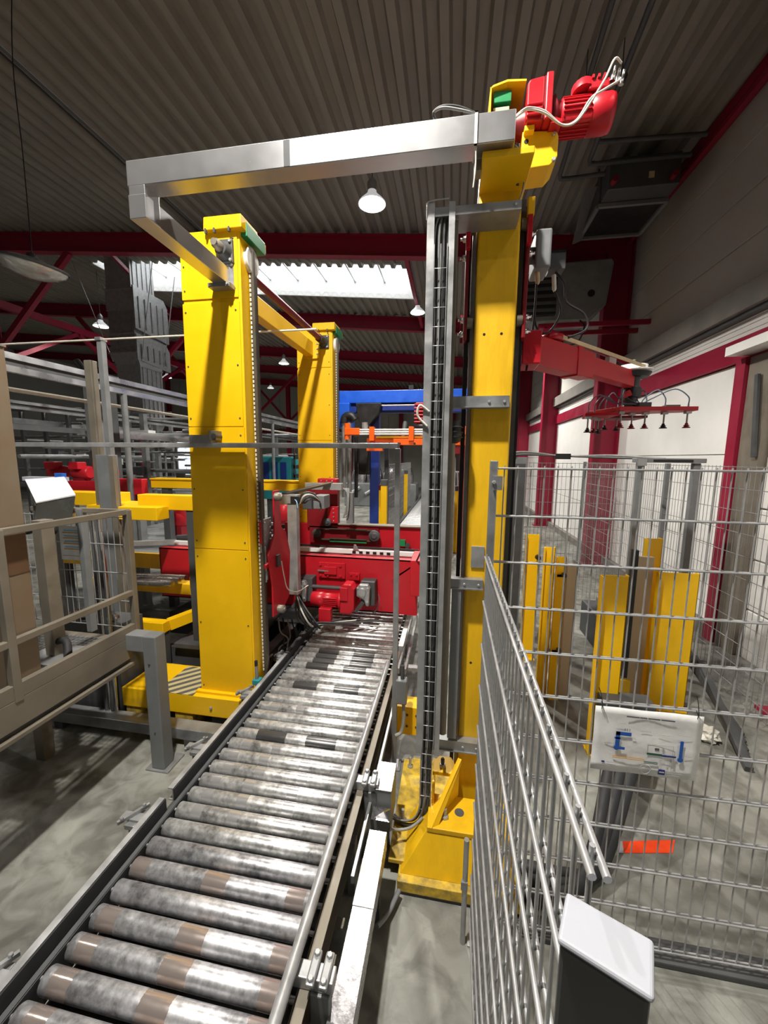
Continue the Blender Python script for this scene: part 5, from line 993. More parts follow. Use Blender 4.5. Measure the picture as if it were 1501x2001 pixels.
# ================================================================== LEFT PLATFORM
pf = thing('operator_platform', 'raised operator platform with steel edge beam and handrails at the left', 'platform', (-2.6, 1.8, 0))
MB().box(-2.26, -2.20, -0.2, 2.30, 0.83, 0.985).build('edge_beam', 'beige_steel', pf, bevel=0.004); MB().box(-2.245, -2.185, -0.2, 2.30, 0.775, 0.80).build('lower_flange', 'beige_steel', pf, bevel=0.003); MB().box(-2.235, -2.225, -0.2, 2.30, 0.8, 0.83).build('web', 'grey_dark', pf)
MB().box(-3.6, -2.26, 2.26, 2.32, 0.83, 0.97).build('end_beam', 'beige_steel', pf)
mb = MB(); x = -3.6
while x < -2.27: mb.box(x, x + 0.004, -0.2, 2.26, 0.955, 0.98); x += 0.035
yq = -0.2
while yq < 2.26: mb.box(-3.6, -2.27, yq, yq + 0.004, 0.958, 0.975); yq += 0.035
mb.build('grating', 'galvanised', pf)['kind'] = 'stuff'
for x, yq in ((-2.25, 0.6), (-2.95, 2.22), (-3.5, 2.22)): MB().box(x - 0.04, x + 0.04, yq - 0.04, yq + 0.04, 0, 0.83).build('platform_leg', 'beige_steel', pf, bevel=0.004)
for yq in (2.36, 1.56):
    MB().box(-2.235, -2.195, yq - 0.02, yq + 0.02, 0.97, 1.88).build('handrail_post', 'beige_steel', pf, bevel=0.003)
for z in (1.868, 1.29): MB().box(-2.232, -2.198, -0.2, 2.36, z - 0.018, z + 0.018).build('handrail', 'beige_steel', pf, bevel=0.003)
MB().box(-3.0, -2.2, 2.345, 2.375, 1.852, 1.885).build('handrail', 'beige_steel', pf, bevel=0.003)
MB().box(-2.60, -2.56, 2.33, 2.38, 0.97, 1.88).build('handrail_post', 'grey_paint', pf, bevel=0.003)
MB().box(-2.238, -2.20, 1.35, 2.34, 0.985, 1.065).build('toe_board', 'beige_steel', pf, bevel=0.003)
ip = MB().box(-2.50, -2.43, 1.95, 2.03, 0.985, 1.86).build('inner_post', 'beige_steel', pf, bevel=0.004); MB().box(-2.6, -2.36, 1.85, 2.1, 0.98, 0.995).build('foot_plate', 'galvanised', ip)
MB().tube([(-2.44, 1.98, 1.08), (-2.38, 1.98, 1.09), (-2.33, 1.95, 1.06), (-2.28, 1.9, 1.0)], 0.022, n=10).build('black_hose', 'rubber', pf)
# guard mesh behind the handrail
wire_panel('mesh_fence_panel', 'wire mesh guard filling the platform handrail at the left', (-3.35, 2.40), (-2.22, 2.40), 1.0, [1.0, 1.20, 1.41, 1.62, 1.82], 0.05, (-2.6, 2.40, 0.98), 'wire mesh fence panels', 0.004, 0.0028, 'galvanised_light', double=False)
# corner leg of the platform
lgp = thing('support_leg', 'grey square steel leg with a mitred top holding the platform corner', 'support leg', (-2.07, 2.30, 0))
MB().box(-2.075, -1.972, 2.25, 2.35, 0.012, 1.02).build('leg_tube', 'grey_paint', lgp, bevel=0.008); MB().box(-2.21, -2.07, 2.25, 2.35, 0.90, 1.02).build('top_arm', 'grey_paint', lgp, bevel=0.006)
MB().box(-2.115, -1.935, 2.235, 2.42, 0.0, 0.013).build('foot_plate', 'galvanised', lgp, bevel=0.002); bolt(lgp, (-2.03, 2.25, 0.82), '-y', 0.008, 0.006, 'grey_dark'); bolt(lgp, (-2.025, 2.25, 0.30), '-y', 0.006, 0.005, 'grey_dark')
# clad cabinet post at the left edge
bp_ = thing('clad_post', 'broad brownish clad post at the far left edge on the platform', 'post', (-2.3, 1.65, 0.98))
MB().box(-2.42, -2.245, 1.58, 1.72, 0.985, 2.79).build('cladding', 'brown_clad', bp_, bevel=0.004); MB().box(-2.50, -2.42, 1.5, 1.72, 0.985, 2.1).build('side_panel', 'beige_steel', bp_, bevel=0.004)
MB().box(-2.246, -2.242, 1.60, 1.715, 1.63, 1.84).build('rust_patch', 'rust', bp_)['label'] = 'rusty brown patch'
MB().box(-2.43, -2.24, 1.575, 1.725, 2.79, 2.80).build('top_lid', 'beige_steel', bp_)
# control desk and notice
cd = thing('control_desk', 'stainless control desk with a bright sloping top on the platform', 'control desk', (-2.75, 2.05, 0.98))
Q = [V(-2.76, 2.2, 1.925), V(-2.44, 2.2, 1.985), V(-2.80, 2.45, 2.085), V(-3.15, 2.45, 2.06)]; W = [V(-2.84, 2.22, 1.76), V(-2.52, 2.22, 1.80), V(-2.66, 2.42, 1.80), V(-2.98, 2.42, 1.76)]
MB().add(W + Q, [(0, 3, 2, 1), (4, 5, 6, 7), (0, 1, 5, 4), (1, 2, 6, 5), (2, 3, 7, 6), (3, 0, 4, 7)]).build('body', 'stainless', cd, bevel=0.004)
MB().prism([p + V(0, 0, 0.004) for p in Q], (0, 0, 0.008)).build('top_plate', 'white_paint', cd); MB().box(-3.2, -2.85, 2.47, 2.53, 2.06, 2.09).build('rear_ledge', 'cap_plastic', cd); MB().box(-2.92, -2.86, 2.48, 2.52, 2.09, 2.12).build('blue_clip', 'ink_blue', cd)
MB().box(-3.02, -2.90, 2.40, 2.46, 0.985, 1.79).build('pedestal', 'grey_dark', cd)
for k in range(3): MB().lathe((-2.84 + 0.09 * k, 2.22, 1.74), (0.3, -1, 0), [(0, 0.022), (0.06, 0.022), (0.07, 0.014)], n=10).build('knob', 'black', cd)
np_ = thing('schedule_sheet', 'white schedule sheet with blue and ochre lines on the platform mesh', 'notice', (-2.70, 2.36, 1.5)); MB().box(-2.785, -2.61, 2.357, 2.360, 1.50, 1.75).build('sheet', 'paper', np_)
for k in range(4):
    MB().box(-2.745, -2.62, 2.3545, 2.3565, 1.712 - 0.04 * k, 1.722 - 0.04 * k).build('print_line', 'ink_sky', np_); MB().box(-2.755, -2.625, 2.3545, 2.3565, 1.698 - 0.04 * k, 1.705 - 0.04 * k).build('print_line', 'ink_ochre', np_)
MB().box(-2.77, -2.63, 2.3545, 2.3565, 1.53, 1.534).build('print_line', 'ink_light', np_)

# ================================================================== LEFT BACKGROUND
def post_thing(name, label, cat, x, y, w, d, z0, z1, m, group=None):
    t = thing(name, label, cat, (x, y, z0), group); MB().box(x - w / 2, x + w / 2, y - d / 2, y + d / 2, z0, z1).build('post_tube', m, t, bevel=0.004); MB().box(x - w * 0.8, x + w * 0.8, y - d * 0.8, y + d * 0.8, z0, z0 + 0.012).build('base_plate', m, t); return t
GS = 'steel posts of the left machine line'
p = post_thing('steel_post', 'thick grey steel post behind the schedule sheet', 'post', -3.15, 3.18, 0.14, 0.10, 0, 2.26, 'grey_paint', GS); MB().box(-3.08, -3.03, 3.12, 3.16, 0.4, 2.25).build('edge_angle', 'beige_steel', p)
p = post_thing('steel_post', 'brownish steel post reaching above the rails, left of the duct', 'post', -3.48, 3.42, 0.075, 0.075, 0, 3.16, 'beige_steel', GS)
p = post_thing('steel_post', 'tallest slim grey post holding the thin white rod', 'post', -3.37, 3.45, 0.055, 0.055, 0, 3.35, 'grey_paint', GS)
rd = thing('tie_rod', 'thin pale rod stretched level across to the yellow column', 'rod', (-3.2, 3.45, 3.35)); MB().cyl((-5.2, 3.45, 3.36), (-1.2, 3.45, 3.36), 0.009, n=8).build('rod', 'cable_white', rd); MB().box(-3.40, -3.34, 3.41, 3.49, 3.345, 3.375).build('rod_bracket', 'galvanised', rd)
for k, (x, z, h, m, lab) in enumerate(((-4.5, 3.19, 0.19, 'aluminium', 'upper pale aluminium track running back towards the duct'), (-4.9, 2.98, 0.045, 'cable_white', 'thin bright conduit running below the upper aluminium track'), (-6.5, 3.0, 0.12, 'aluminium', 'middle aluminium track behind the grey portal post'), (-7.6, 2.75, 0.10, 'grey_paint', 'lower grey track far behind the platform'), (-9.2, 3.35, 0.12, 'aluminium', 'farthest aluminium track beyond the duct'))):
    t = thing('overhead_track', lab, 'track', (x, 8, z), 'overhead tracks on the left')
    if h > 0.1:
        MB().box(x - 0.03, x + 0.03, 2.6, 17, z - h / 2, z - h / 6).build('track_profile', m, t); MB().box(x - 0.045, x + 0.045, 2.6, 17, z + h / 6, z + h / 2).build('track_profile', m, t); MB().box(x - 0.015, x + 0.015, 2.6, 17, z - h / 6, z + h / 6).build('track_web', 'grey_dark', t)
    else: MB().box(x - 0.02, x + 0.02, 2.6, 17, z - h / 2, z + h / 2).build('track_profile', m, t)
    for yq in (4.9, 9.5, 14): MB().cyl((x, yq, 0), (x, yq, z - h / 2), 0.03 if k else 0.04, n=8).build('track_support', 'grey_paint', t)
t = thing('portal_post', 'broad grey portal post with a lamp bracket in the left background', 'portal', (-5.6, 5.6, 0))
MB().box(-5.78, -5.62, 5.5, 5.7, 0, 3.35).build('post', 'grey_paint', t, bevel=0.01); MB().box(-5.50, -5.36, 5.5, 5.7, 0, 3.30).build('post', 'grey_dark', t, bevel=0.01); MB().box(-5.62, -5.50, 5.56, 5.6, 0.2, 3.25).build('web', 'grey_dark', t)
MB().tube([(-5.95, 5.6, 3.75), (-5.85, 5.6, 3.62), (-5.7, 5.6, 3.4)], 0.05, n=10).build('bent_pipe', 'black', t); MB().box(-5.65, -5.3, 5.45, 5.7, 3.42, 3.5).build('head_plate', 'cover_steel', t)
# pipe racks and cross bars (background machine line)
random.seed(11)
bl_ = [(-6.2, 7.2, 2.2, 3.1), (-8.2, 9.0, 1.6, 3.4), (-7.2, 11.5, 1.8, 3.2), (-10.5, 12.5, 1.6, 3.6), (-5.6, 14.0, 1.8, 3.2), (-12.5, 10.5, 1.7, 3.8)]
names = ['left rack of grey tubes behind the control desk', 'wide rack of grey tubes in front of the duct foot', 'grey tube rack right of the duct foot', 'distant grey tube rack left of the lit window', 'small grey tube rack between the two yellow columns', 'farthest grey tube rack at the left edge']
for i, (x, yq, w_, top) in enumerate(bl_):
    t = thing('tube_rack', names[i], 'rack', (x, yq, 0), 'tube racks of the left machine line')
    for s in (-1, 0, 1):
        MB().box(x + s * w_ / 2 - 0.05, x + s * w_ / 2 + 0.05, yq - 0.05, yq + 0.05, 0, top - 0.2 * abs(s)).build('upright', 'grey_paint', t)
    for k in range(7):
        z = 0.9 + (top - 1.0) * k / 6 + random.uniform(-0.05, 0.05); q = random.uniform(-0.5, 0.5)
        MB().cyl((x - w_ * 0.75, yq + 0.07, z), (x + w_ * 0.75, yq + 0.07, z), random.choice((0.02, 0.035, 0.05)), n=8).build('cross_tube', random.choice(('galvanised', 'grey_paint', 'galvanised_light', 'aluminium')), t)
        if k % 2: MB().box(x + q - 0.12, x + q + 0.12, yq - 0.15, yq + 0.05, z - 0.08, z + 0.08).build('valve_block', random.choice(('grey_dark', 'galvanised', 'grey_paint', 'white_paint')), t)
    MB().cyl((x - w_ * 0.6, yq - 1.4, top * 0.72), (x - w_ * 0.6, yq + 1.4, top * 0.72), 0.04, n=8).build('long_tube', 'galvanised', t); MB().box(x + w_ * 0.3, x + w_ * 0.38, yq - 1.5, yq + 1.5, top * 0.82, top * 0.86).build('long_rail', 'aluminium', t)
# air duct hanging from the roof
vd = thing('air_duct', 'galvanised ventilation duct hanging down left of the near yellow column', 'air duct', (-9.2, 10.6, 2.8))
def frustum(mb, r0, r1):
    (x0, x1, y0, y1, z0), (a0, a1, b0, b1, z1) = r0, r1
    mb.add([(x0, y0, z0), (x1, y0, z0), (x1, y1, z0), (x0, y1, z0), (a0, b0, z1), (a1, b0, z1), (a1, b1, z1), (a0, b1, z1)], [(0, 3, 2, 1), (4, 5, 6, 7), (0, 1, 5, 4), (1, 2, 6, 5), (2, 3, 7, 6), (3, 0, 4, 7)])
secs = [((-9.85, -9.05, 10.4, 11.3, 6.95), (-9.85, -9.05, 10.4, 11.3, 8.1)), ((-9.88, -9.02, 10.38, 11.5, 6.4), (-9.88, -9.02, 10.38, 11.5, 6.94)), ((-9.86, -9.04, 10.4, 11.45, 5.75), (-9.86, -9.04, 10.4, 11.45, 6.39)), ((-9.86, -9.04, 10.4, 11.5, 5.22), (-9.86, -9.04, 10.4, 11.5, 5.74)), ((-9.72, -8.95, 10.42, 11.3, 4.85), (-9.88, -8.98, 10.36, 11.5, 5.21)), ((-9.72, -8.95, 10.42, 11.3, 3.25), (-9.72, -8.95, 10.42, 11.3, 4.84)), ((-9.55, -9.1, 10.5, 11.1, 2.75), (-9.72, -8.95, 10.42, 11.3, 3.24))]
for k, (a, b) in enumerate(secs):
    mb = MB(); frustum(mb, a, b); o = mb.build('duct_section', 'galvanised_light' if k not in (2, 3) else 'galvanised', vd)
    x0, x1, y0, y1, z1 = b
    MB().box(x0 - 0.02, x1 + 0.02, y0 - 0.02, y1 + 0.02, z1 - 0.03, z1 + 0.01).build('joint_flange', 'galvanised_light', vd)
    if k != 4:
        for q in range(5):
            yy = y0 + (y1 - y0) * (q + 0.5) / 5; MB().box(a[1], a[1] + 0.02, yy - 0.012, yy + 0.012, a[4] + 0.03, z1 - 0.04).build('stiffening_rib', 'galvanised_light', o)
for z0, z1 in ((5.85, 7.0), (5.0, 5.7)):
    MB().prism([(-9.0, 10.36, z0), (-9.0, 11.7, z0 - 0.1), (-9.0, 11.7, z1 - 0.2), (-9.0, 11.55, z1), (-9.0, 10.36, z1)], (0.05, 0, 0)).build('side_frame', 'galvanised_light', vd)
    for q in range(5): MB().box(-8.95, -8.92, 10.5 + 0.24 * q, 10.53 + 0.24 * q, z0 + 0.05, z1 - 0.25).build('stiffening_rib', 'galvanised', vd)
for x0, x1 in ((-11.0, -9.9), (-8.4, -8.95)):
    for yq in (10.5, 11.4): MB().cyl((x0, yq, rz(x0)), (x1, yq, 5.0), 0.012, n=6).build('guy_wire', 'galvanised_light', vd)
for k in range(6): MB().box(-10.2 + 0.05 * k, -8.5 - 0.05 * k, 10.38, 10.42, 2.62 + 0.1 * k, 2.67 + 0.1 * k).build('louvre', 'galvanised_light', vd)
MB().cyl((-9.7, 10.7, 0), (-9.7, 10.7, 2.8), 0.05, n=8).build('stand_pipe', 'grey_paint', vd); MB().cyl((-9.0, 10.7, 0), (-9.0, 10.7, 2.8), 0.05, n=8).build('stand_pipe', 'grey_paint', vd)

# red gantry with yellow beams left of the near column
rg = thing('red_gantry', 'red machine gantry carrying motors behind the thick grey post', 'gantry', (-5.2, 5.1, 0))
MB().box(-6.1, -4.5, 5.02, 5.22, 1.72, 1.88).build('cross_beam', 'red', rg, bevel=0.01); MB().box(-4.85, -4.34, 4.92, 5.04, 1.70, 1.93).build('end_block', 'red', rg, bevel=0.01); MB().box(-4.7, -4.45, 4.91, 4.92, 1.50, 1.70).build('bracket', 'red_dark', rg)
for k in range(3):
    x = -6.05 + 0.42 * k; MB().lathe((x, 5.1, 2.0), (1, 0, 0), [(0, 0.07), (0.02, 0.10), (0.26, 0.10), (0.28, 0.08)], n=16).build('motor', 'red', rg); MB().box(x + 0.05, x + 0.22, 4.95, 5.1, 2.05, 2.16).build('terminal_box', 'red', rg, bevel=0.01); MB().box(x + 0.02, x + 0.2, 5.04, 5.16, 1.88, 1.92).build('motor_foot', 'red_dark', rg)
for x in (-6.0, -4.6): MB().box(x - 0.07, x + 0.07, 5.06, 5.18, 0, 1.72).build('gantry_leg', 'grey_paint', rg)
yb = thing('yellow_crossbeams', 'pair of yellow steel crossbeams left of the near yellow column', 'beam', (-4.0, 5.0, 1.4))
MB().box(-4.3, -2.0, 5.05, 5.2, 1.80, 1.93).build('rear_beam', 'yellow', yb, bevel=0.005); MB().box(-4.3, -2.0, 5.03, 5.22, 1.92, 1.94).build('beam_flange', 'yellow', yb)
MB().box(-2.95, -2.05, 3.28, 3.40, 1.75, 1.89).build('front_beam', 'yellow', yb, bevel=0.005); MB().box(-3.02, -2.62, 3.12, 3.28, 1.67, 1.79).build('front_arm', 'yellow', yb, bevel=0.005); MB().box(-4.4, -3.5, 3.6, 3.8, 1.72, 1.86).build('side_arm', 'yellow', yb, bevel=0.005); MB().box(-3.60, -3.0, 3.35, 3.8, 1.70, 1.76).build('link_arm', 'yellow', yb)
for x, yq in ((-4.1, 5.12), (-2.4, 3.34)): MB().box(x - 0.05, x + 0.05, yq - 0.05, yq + 0.05, 0, 1.8).build('beam_leg', 'grey_dark', yb)
# belt table with slats, rails and red drives
bt = thing('belt_table', 'grey belt table with side rails behind the handrail', 'conveyor table', (-3.9, 5.2, 0))
for k in range(8): MB().box(-5.4, -2.35, 4.30 + 0.3 * k, 4.585 + 0.3 * k, 0.96, 1.0).build('belt_slat', 'grey_paint', bt)
for yq in (4.25, 6.8): MB().box(-5.4, -2.3, yq, yq + 0.05, 0.85, 1.04).build('table_rail', 'yellow_dirty' if yq < 5 else 'aluminium', bt)
for x in (-5.2, -2.5):
    for yq in (4.4, 6.5): MB().box(x, x + 0.08, yq, yq + 0.08, 0, 0.96).build('table_leg', 'grey_dark', bt)
for k, (x, yq) in enumerate(((-4.3, 5.6), (-2.9, 6.4), (-5.0, 5.0))):
    g = MB().lathe((x, yq, 1.15), (0.2, 0, 1), [(0, 0.09), (0.05, 0.12), (0.28, 0.12), (0.32, 0.06)], n=14).build('drive_motor', 'red', bt); MB().box(x - 0.1, x + 0.1, yq - 0.1, yq + 0.1, 1.0, 1.15).build('motor_foot', 'red_dark', g)
for k in range(3): MB().bar((-4.4 + 0.5 * k, 4.6 + 0.4 * k, 1.06 + 0.03 * k), (-2.3, 5.2 + 0.4 * k, 1.12 + 0.03 * k), 0.08, 0.06).build('guide_bar', ('galvanised_light', 'grey_dark', 'black')[k], bt)
# low yellow lift frame left of column
lf = thing('low_lift_table', 'low yellow lift table frame with shiny rollers beside the platform', 'lift table', (-3.0, 3.6, 0))
MB().box(-3.75, -2.45, 3.45, 3.57, 0.86, 0.97).build('frame_beam', 'yellow_dirty', lf, bevel=0.004); MB().box(-2.95, -2.62, 3.10, 3.20, 0.60, 0.70).build('frame_beam', 'yellow', lf, bevel=0.004); MB().bar((-2.64, 3.2, 0.65), (-2.35, 3.6, 0.72), 0.08, 0.10).build('frame_beam', 'yellow', lf)
MB().box(-2.95, -2.87, 3.12, 3.19, 0.0, 0.60).build('frame_leg', 'yellow', lf); MB().box(-2.70, -2.63, 3.12, 3.19, 0.0, 0.60).build('frame_leg', 'grey_dark', lf); MB().box(-3.7, -3.6, 3.5, 3.58, 0.0, 0.9).build('frame_leg', 'grey_dark', lf)
for k in range(3): MB().cyl((-3.5, 3.3 + 0.1 * k, 1.0), (-2.65, 3.3 + 0.1 * k, 1.02), 0.03, n=12).build('roller', 'stainless', lf)
MB().box(-2.5, -2.3, 3.35, 3.5, 0.9, 1.08).build('end_block', 'yellow', lf)
mb = MB()
for k in range(6): mb.lathe((-3.3 + 0.09 * k, 2.85, 0.86), (0, 0, 1), [(0, 0.03), (0.03, 0.04), (0.06, 0.02)], n=10)
lw = thing('silver_fittings_bin', 'dark bin holding a row of shiny round fittings behind the platform mesh', 'bin', (-3.05, 2.85, 0)); MB().box(-3.42, -2.72, 2.7, 2.98, 0.0, 0.84).build('bin', 'grey_dark', lw)
for k in range(6): MB().lathe((-3.33 + 0.1 * k, 2.80, 0.84), (0, 0, 1), [(0, 0.03), (0.03, 0.042), (0.06, 0.02)], n=10).build('fitting', 'stainless', lw)
pw = thing('pipe_coil_column', 'vertical bundle of shiny silver hoses behind the platform mesh', 'hose', (-2.75, 2.62, 0.0))
for k in range(4): MB().tube([(-2.78 + 0.03 * k, 2.60, 0.0), (-2.79 + 0.03 * k, 2.62, 0.8), (-2.77 + 0.03 * k, 2.60, 1.3), (-2.79 + 0.025 * k, 2.62, 1.8)], 0.016, n=8).build('hose', 'stainless' if k % 2 else 'grey_dark', pw)
# green exit sign, teal machine
ex = thing('exit_sign', 'small glowing green sign left of the near yellow column', 'sign', (-13.0, 20.0, 4.0)); MB().box(-13.3, -12.7, 19.95, 20.05, 3.45, 4.1).build('sign_face', 'sign_green', ex); MB().cyl((-13.0, 20.0, 4.1), (-13.0, 20.0, rz(-13)), 0.02, n=6).build('hanger', 'grey_dark', ex)
tm = thing('teal_machine', 'teal painted machine between the two yellow columns far back', 'machine', (-5.6, 12.3, 0)); MB().box(-6.15, -5.1, 12.0, 13.0, 0.9, 2.28).build('housing', 'teal', tm, bevel=0.02); MB().box(-6.0, -5.3, 12.1, 12.9, 0, 0.9).build('stand', 'grey_dark', tm)
for k in range(3): MB().box(-6.05 + 0.3 * k, -5.85 + 0.3 * k, 11.97, 12.0, 1.5, 2.1).build('door', 'blue_dark', tm)
rk = thing('dark_shelf', 'dark brown shelf stack right of the teal machine', 'shelf', (-4.75, 12.2, 0))
for k in range(8): MB().box(-5.0, -4.5, 12.0, 12.4, 0.3 * k + 0.1, 0.3 * k + 0.22).build('shelf_board', 'grey_dark', rk)
for x in (-5.0, -4.54): MB().box(x, x + 0.04, 12.0, 12.04, 0, 2.7).build('upright', 'grey_dark', rk)

# ================================================================== BLUE ROBOT GANTRY AND ORANGE GRIPPER
bg = thing('blue_gantry', 'bright blue gantry beam with black cable chain behind the carriage', 'gantry', (-1.4, 8.6, 0))
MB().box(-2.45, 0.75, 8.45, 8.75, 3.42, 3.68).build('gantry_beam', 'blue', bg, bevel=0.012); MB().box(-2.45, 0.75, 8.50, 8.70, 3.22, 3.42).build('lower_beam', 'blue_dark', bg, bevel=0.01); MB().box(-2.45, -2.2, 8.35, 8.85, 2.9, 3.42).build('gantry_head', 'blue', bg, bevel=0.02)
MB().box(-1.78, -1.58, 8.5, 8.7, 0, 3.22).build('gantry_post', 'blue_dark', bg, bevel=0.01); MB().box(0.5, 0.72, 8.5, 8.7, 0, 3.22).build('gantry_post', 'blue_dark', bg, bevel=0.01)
for x in (-2.32, -2.20): MB().cyl((x, 8.35, 1.4), (x, 8.35, 3.0), 0.05, n=12).build('cylinder', 'galvanised', bg)
MB().tube([(-2.32, 8.35, 3.0), (-2.28, 8.35, 3.12), (-2.16, 8.35, 3.14), (-2.08, 8.35, 3.05)], 0.09, n=10).build('cable_chain', 'black', bg)
MB().prism([(-2.05, 8.3, 3.4), (-1.5, 8.3, 3.4), (-1.55, 8.3, 3.2), (-1.75, 8.3, 2.95), (-1.95, 8.3, 2.95), (-2.0, 8.3, 3.1)], (0, 0.2, 0)).build('drive_head', 'black', bg, bevel=0.01); MB().cyl((-1.85, 8.32, 2.75), (-1.85, 8.32, 3.0), 0.07, n=12).build('hub', 'galvanised_light', bg)
MB().box(-2.0, -1.75, 8.3, 8.5, 1.9, 2.55).build('lift_block', 'black', bg, bevel=0.02); MB().cyl((-2.05, 8.35, 1.4), (-2.05, 8.35, 2.7), 0.04, n=10).build('cylinder', 'black', bg)
MB().box(-0.95, -0.85, 8.5, 8.6, 3.68, 3.78).build('sensor', 'black', bg); MB().cyl((-1.6, 8.42, 3.36), (-0.8, 8.42, 3.36), 0.015, n=6).build('air_line', 'cable_white', bg)
MB().prism([(-0.78, 8.3, 3.4), (-0.45, 8.3, 3.4), (-0.5, 8.3, 2.95), (-0.75, 8.3, 2.95)], (0, 0.2, 0)).build('valve_body', 'red_dark', bg, bevel=0.01)
for k in range(6): MB().cyl((-0.80, 8.27, 3.0 + 0.07 * k), (-0.52, 8.27, 3.0 + 0.07 * k), 0.02, n=8).build('valve', 'red', bg)
MB().tube([(-0.45, 8.25, 3.35), (-0.36, 8.22, 3.42), (-0.26, 8.22, 3.3), (-0.2, 8.22, 3.1)], 0.04, n=8).build('white_hose', 'cable_white', bg); MB().lathe((-0.62, 8.35, 2.82), (0, 0, 1), [(0, 0.2), (0.06, 0.26), (0.12, 0.22)], n=16).build('rotary_disc', 'black', bg)
og = thing('orange_gripper', 'orange gripper frame with white rods hanging under the blue gantry', 'gripper', (-1.0, 8.0, 2.5))
MB().box(-2.2, -1.88, 7.95, 8.1, 2.72, 2.86).build('end_block', 'orange', og, bevel=0.01); MB().lathe((-2.16, 8.02, 2.63), (0, 0, 1), [(0, 0.06), (0.33, 0.06)], n=12).build('end_roller', 'orange', og)
for k in range(3): MB().cyl((-1.88, 7.97, 2.735 + 0.045 * k), (0.1, 7.97, 2.735 + 0.045 * k), 0.018, n=8).build('rod', 'white_paint', og)
MB().box(-1.55, 1.2, 8.0, 8.12, 2.66, 2.70).build('yellow_rail', 'yellow', og); MB().box(-1.75, 1.2, 8.05, 8.2, 2.58, 2.66).build('support_beam', 'orange', og); MB().box(-1.18, 1.2, 7.93, 8.03, 2.52, 2.64).build('front_beam', 'orange', og, bevel=0.006)
for x in (-1.62, -0.82, 0.16): MB().box(x - 0.05, x + 0.05, 7.9, 8.05, 2.60, 2.88).build('rod_clamp', 'orange', og, bevel=0.006)
for x in (-1.05, -0.75, -0.45): MB().lathe((x, 7.93, 2.55), (0, -1, 0), [(0, 0.022), (0.01, 0.022)], n=10).build('bolt_head', 'black', og)
MB().box(-1.75, -1.42, 8.02, 8.15, 2.40, 2.52).build('lower_block', 'orange', og, bevel=0.006); MB().box(0.08, 0.32, 7.9, 8.05, 2.72, 2.88).build('end_block', 'orange', og, bevel=0.01)
MB().cyl((-1.0, 8.1, 2.64), (-1.0, 8.4, 3.0), 0.05, n=10).build('hanger', 'grey_dark', og); MB().cyl((-0.6, 8.1, 2.64), (-0.6, 8.35, 2.9), 0.06, n=10).build('hanger', 'grey_dark', og)

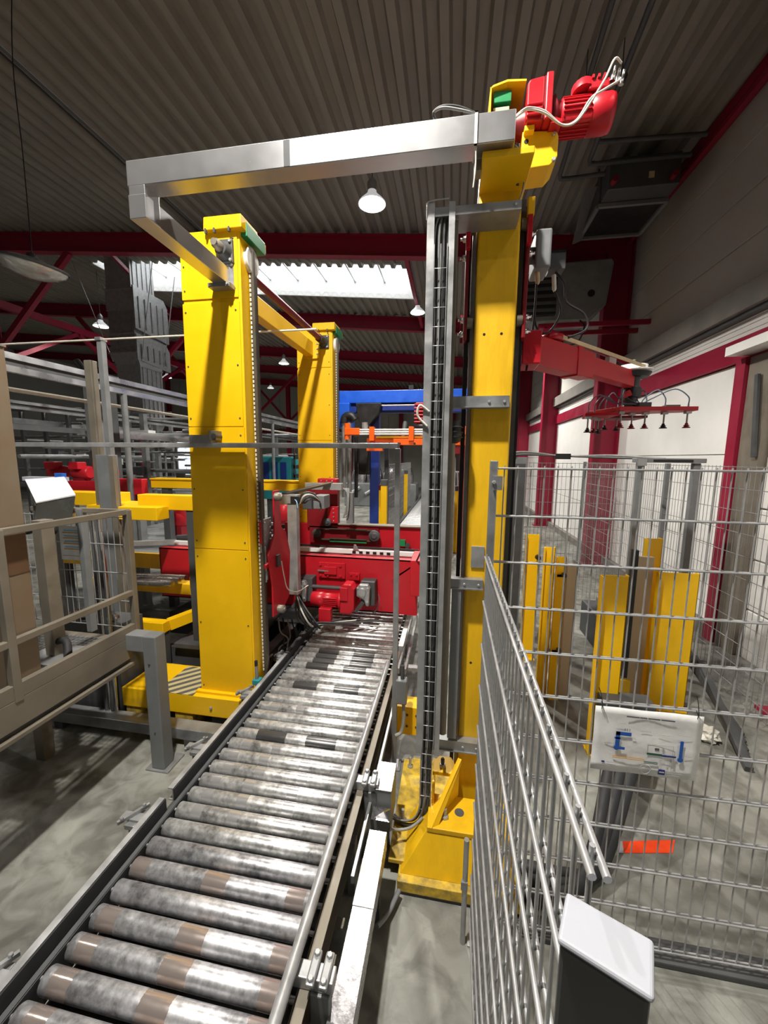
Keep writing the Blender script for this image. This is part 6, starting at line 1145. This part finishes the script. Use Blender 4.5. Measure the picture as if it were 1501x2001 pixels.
# ================================================================== FAR CONVEYOR, GUARDS AND MACHINES IN THE MIDDLE
fc = thing('far_conveyor', 'pale far roller conveyor continuing straight behind the red carriage', 'conveyor', (-0.95, 13, 0))
FM = MB().cyl((-0.42, 0, 0), (0.42, 0, 0), 0.05, n=10).mesh('far_roller', 'galvanised_light'); yq = 6.0
while yq < 20: inst('roller', FM, fc, (-0.95, yq, 0.40)); yq += 0.14
for x in (-1.42, -0.46): MB().box(x - 0.03, x + 0.03, 5.8, 20, 0.30, 0.47).build('side_frame', 'grey_dark', fc)
for yq in (6.5, 10, 14, 18):
    for x in (-1.42, -0.46): MB().box(x - 0.04, x + 0.04, yq, yq + 0.08, 0, 0.3).build('leg', 'grey_dark', fc)
for i, (x, yq, z1, lab) in enumerate(((-1.55, 8.6, 1.55, 'yellow guard post beside the blue gantry post'), (-1.30, 7.6, 1.72, 'bright yellow guard post with a dark cap right of the gantry post'), (-0.95 - 0.30, 13.0, 1.75, 'slim yellow post beside the far conveyor, left of it'), (0.12, 9.5, 1.5, 'slim yellow post seen between cable tray and mast'))):
    t = thing('guard_post', lab, 'guard post', (x - (0.25 if i == 2 else 0), yq, 0), 'yellow guard posts by the far conveyor'); xx = x - (0.25 if i == 2 else 0)
    MB().box(xx - 0.06, xx + 0.06, yq - 0.06, yq + 0.06, 0, z1).build('post', 'yellow', t, bevel=0.01); MB().box(xx - 0.065, xx + 0.065, yq - 0.065, yq + 0.065, z1, z1 + 0.12).build('cap', 'grey_dark' if i else 'red_dark', t, bevel=0.01)
wire_panel('mesh_fence_panel', 'distant mesh guard running back along the left of the far conveyor', (-1.55, 9.5), (-1.55, 15), 0.1, [2.1 - 0.2 * k for k in range(11)], 0.09, (-1.55, 12, 0.0), 'wire mesh fence panels', 0.006, 0.005, 'galvanised', joined=True)
fence_post('dark post of the far mesh guard behind the carriage', -1.55, 9.4, 2.7, 0.1, 0.1, m='grey_dark')
fm = thing('far_machine', 'shiny grey far machine with hoppers behind the carriage', 'machine', (-3.5, 18, 0)); MB().box(-5.0, -1.6, 18, 19.5, 0, 1.1).build('base', 'grey_paint', fm, bevel=0.05)
for k in range(4): MB().lathe((-4.4 + 0.75 * k, 18.6, 1.1), (0, 0, 1), [(0, 0.36), (0.3, 0.38), (0.7, 0.3), (0.9, 0.12)], n=16).build('hopper', 'cover_steel', fm); MB().cyl((-4.7 + 0.75 * k, 17.9, 0.6), (-4.2 + 0.75 * k, 17.9, 0.9), 0.08, n=8).build('pipe', 'galvanised_light', fm)
fm2 = thing('grey_box_machine', 'grey machine block with cables right of the far conveyor', 'machine', (0.2, 11.5, 0)); MB().box(-0.1, 0.6, 11.0, 12.0, 0, 1.9).build('block', 'grey_dark', fm2, bevel=0.03)
for k in range(5): MB().tube([(-0.05 + 0.1 * k, 10.95, 1.9), (-0.02 + 0.1 * k, 10.9, 1.2 + 0.1 * k), (0.05 + 0.08 * k, 10.95, 0.5), (0.1, 10.9, 0.05)], 0.025, n=6).build('cable', 'rubber' if k % 2 else 'cable_grey', fm2)
fm3 = thing('red_legged_stand', 'dark red stand with grey post between the cable tray and mast', 'stand', (0.05, 9.0, 0)); 
for x in (-0.28, 0.22): MB().box(x - 0.06, x + 0.06, 9.0, 9.15, 0.0, 2.35).build('leg', 'red_dark', fm3)
MB().box(-0.34, 0.28, 9.0, 9.15, 2.35, 2.6).build('head', 'red_dark', fm3, bevel=0.02); MB().box(-0.08, 0.08, 8.9, 9.0, 0, 2.3).build('centre_post', 'galvanised', fm3)
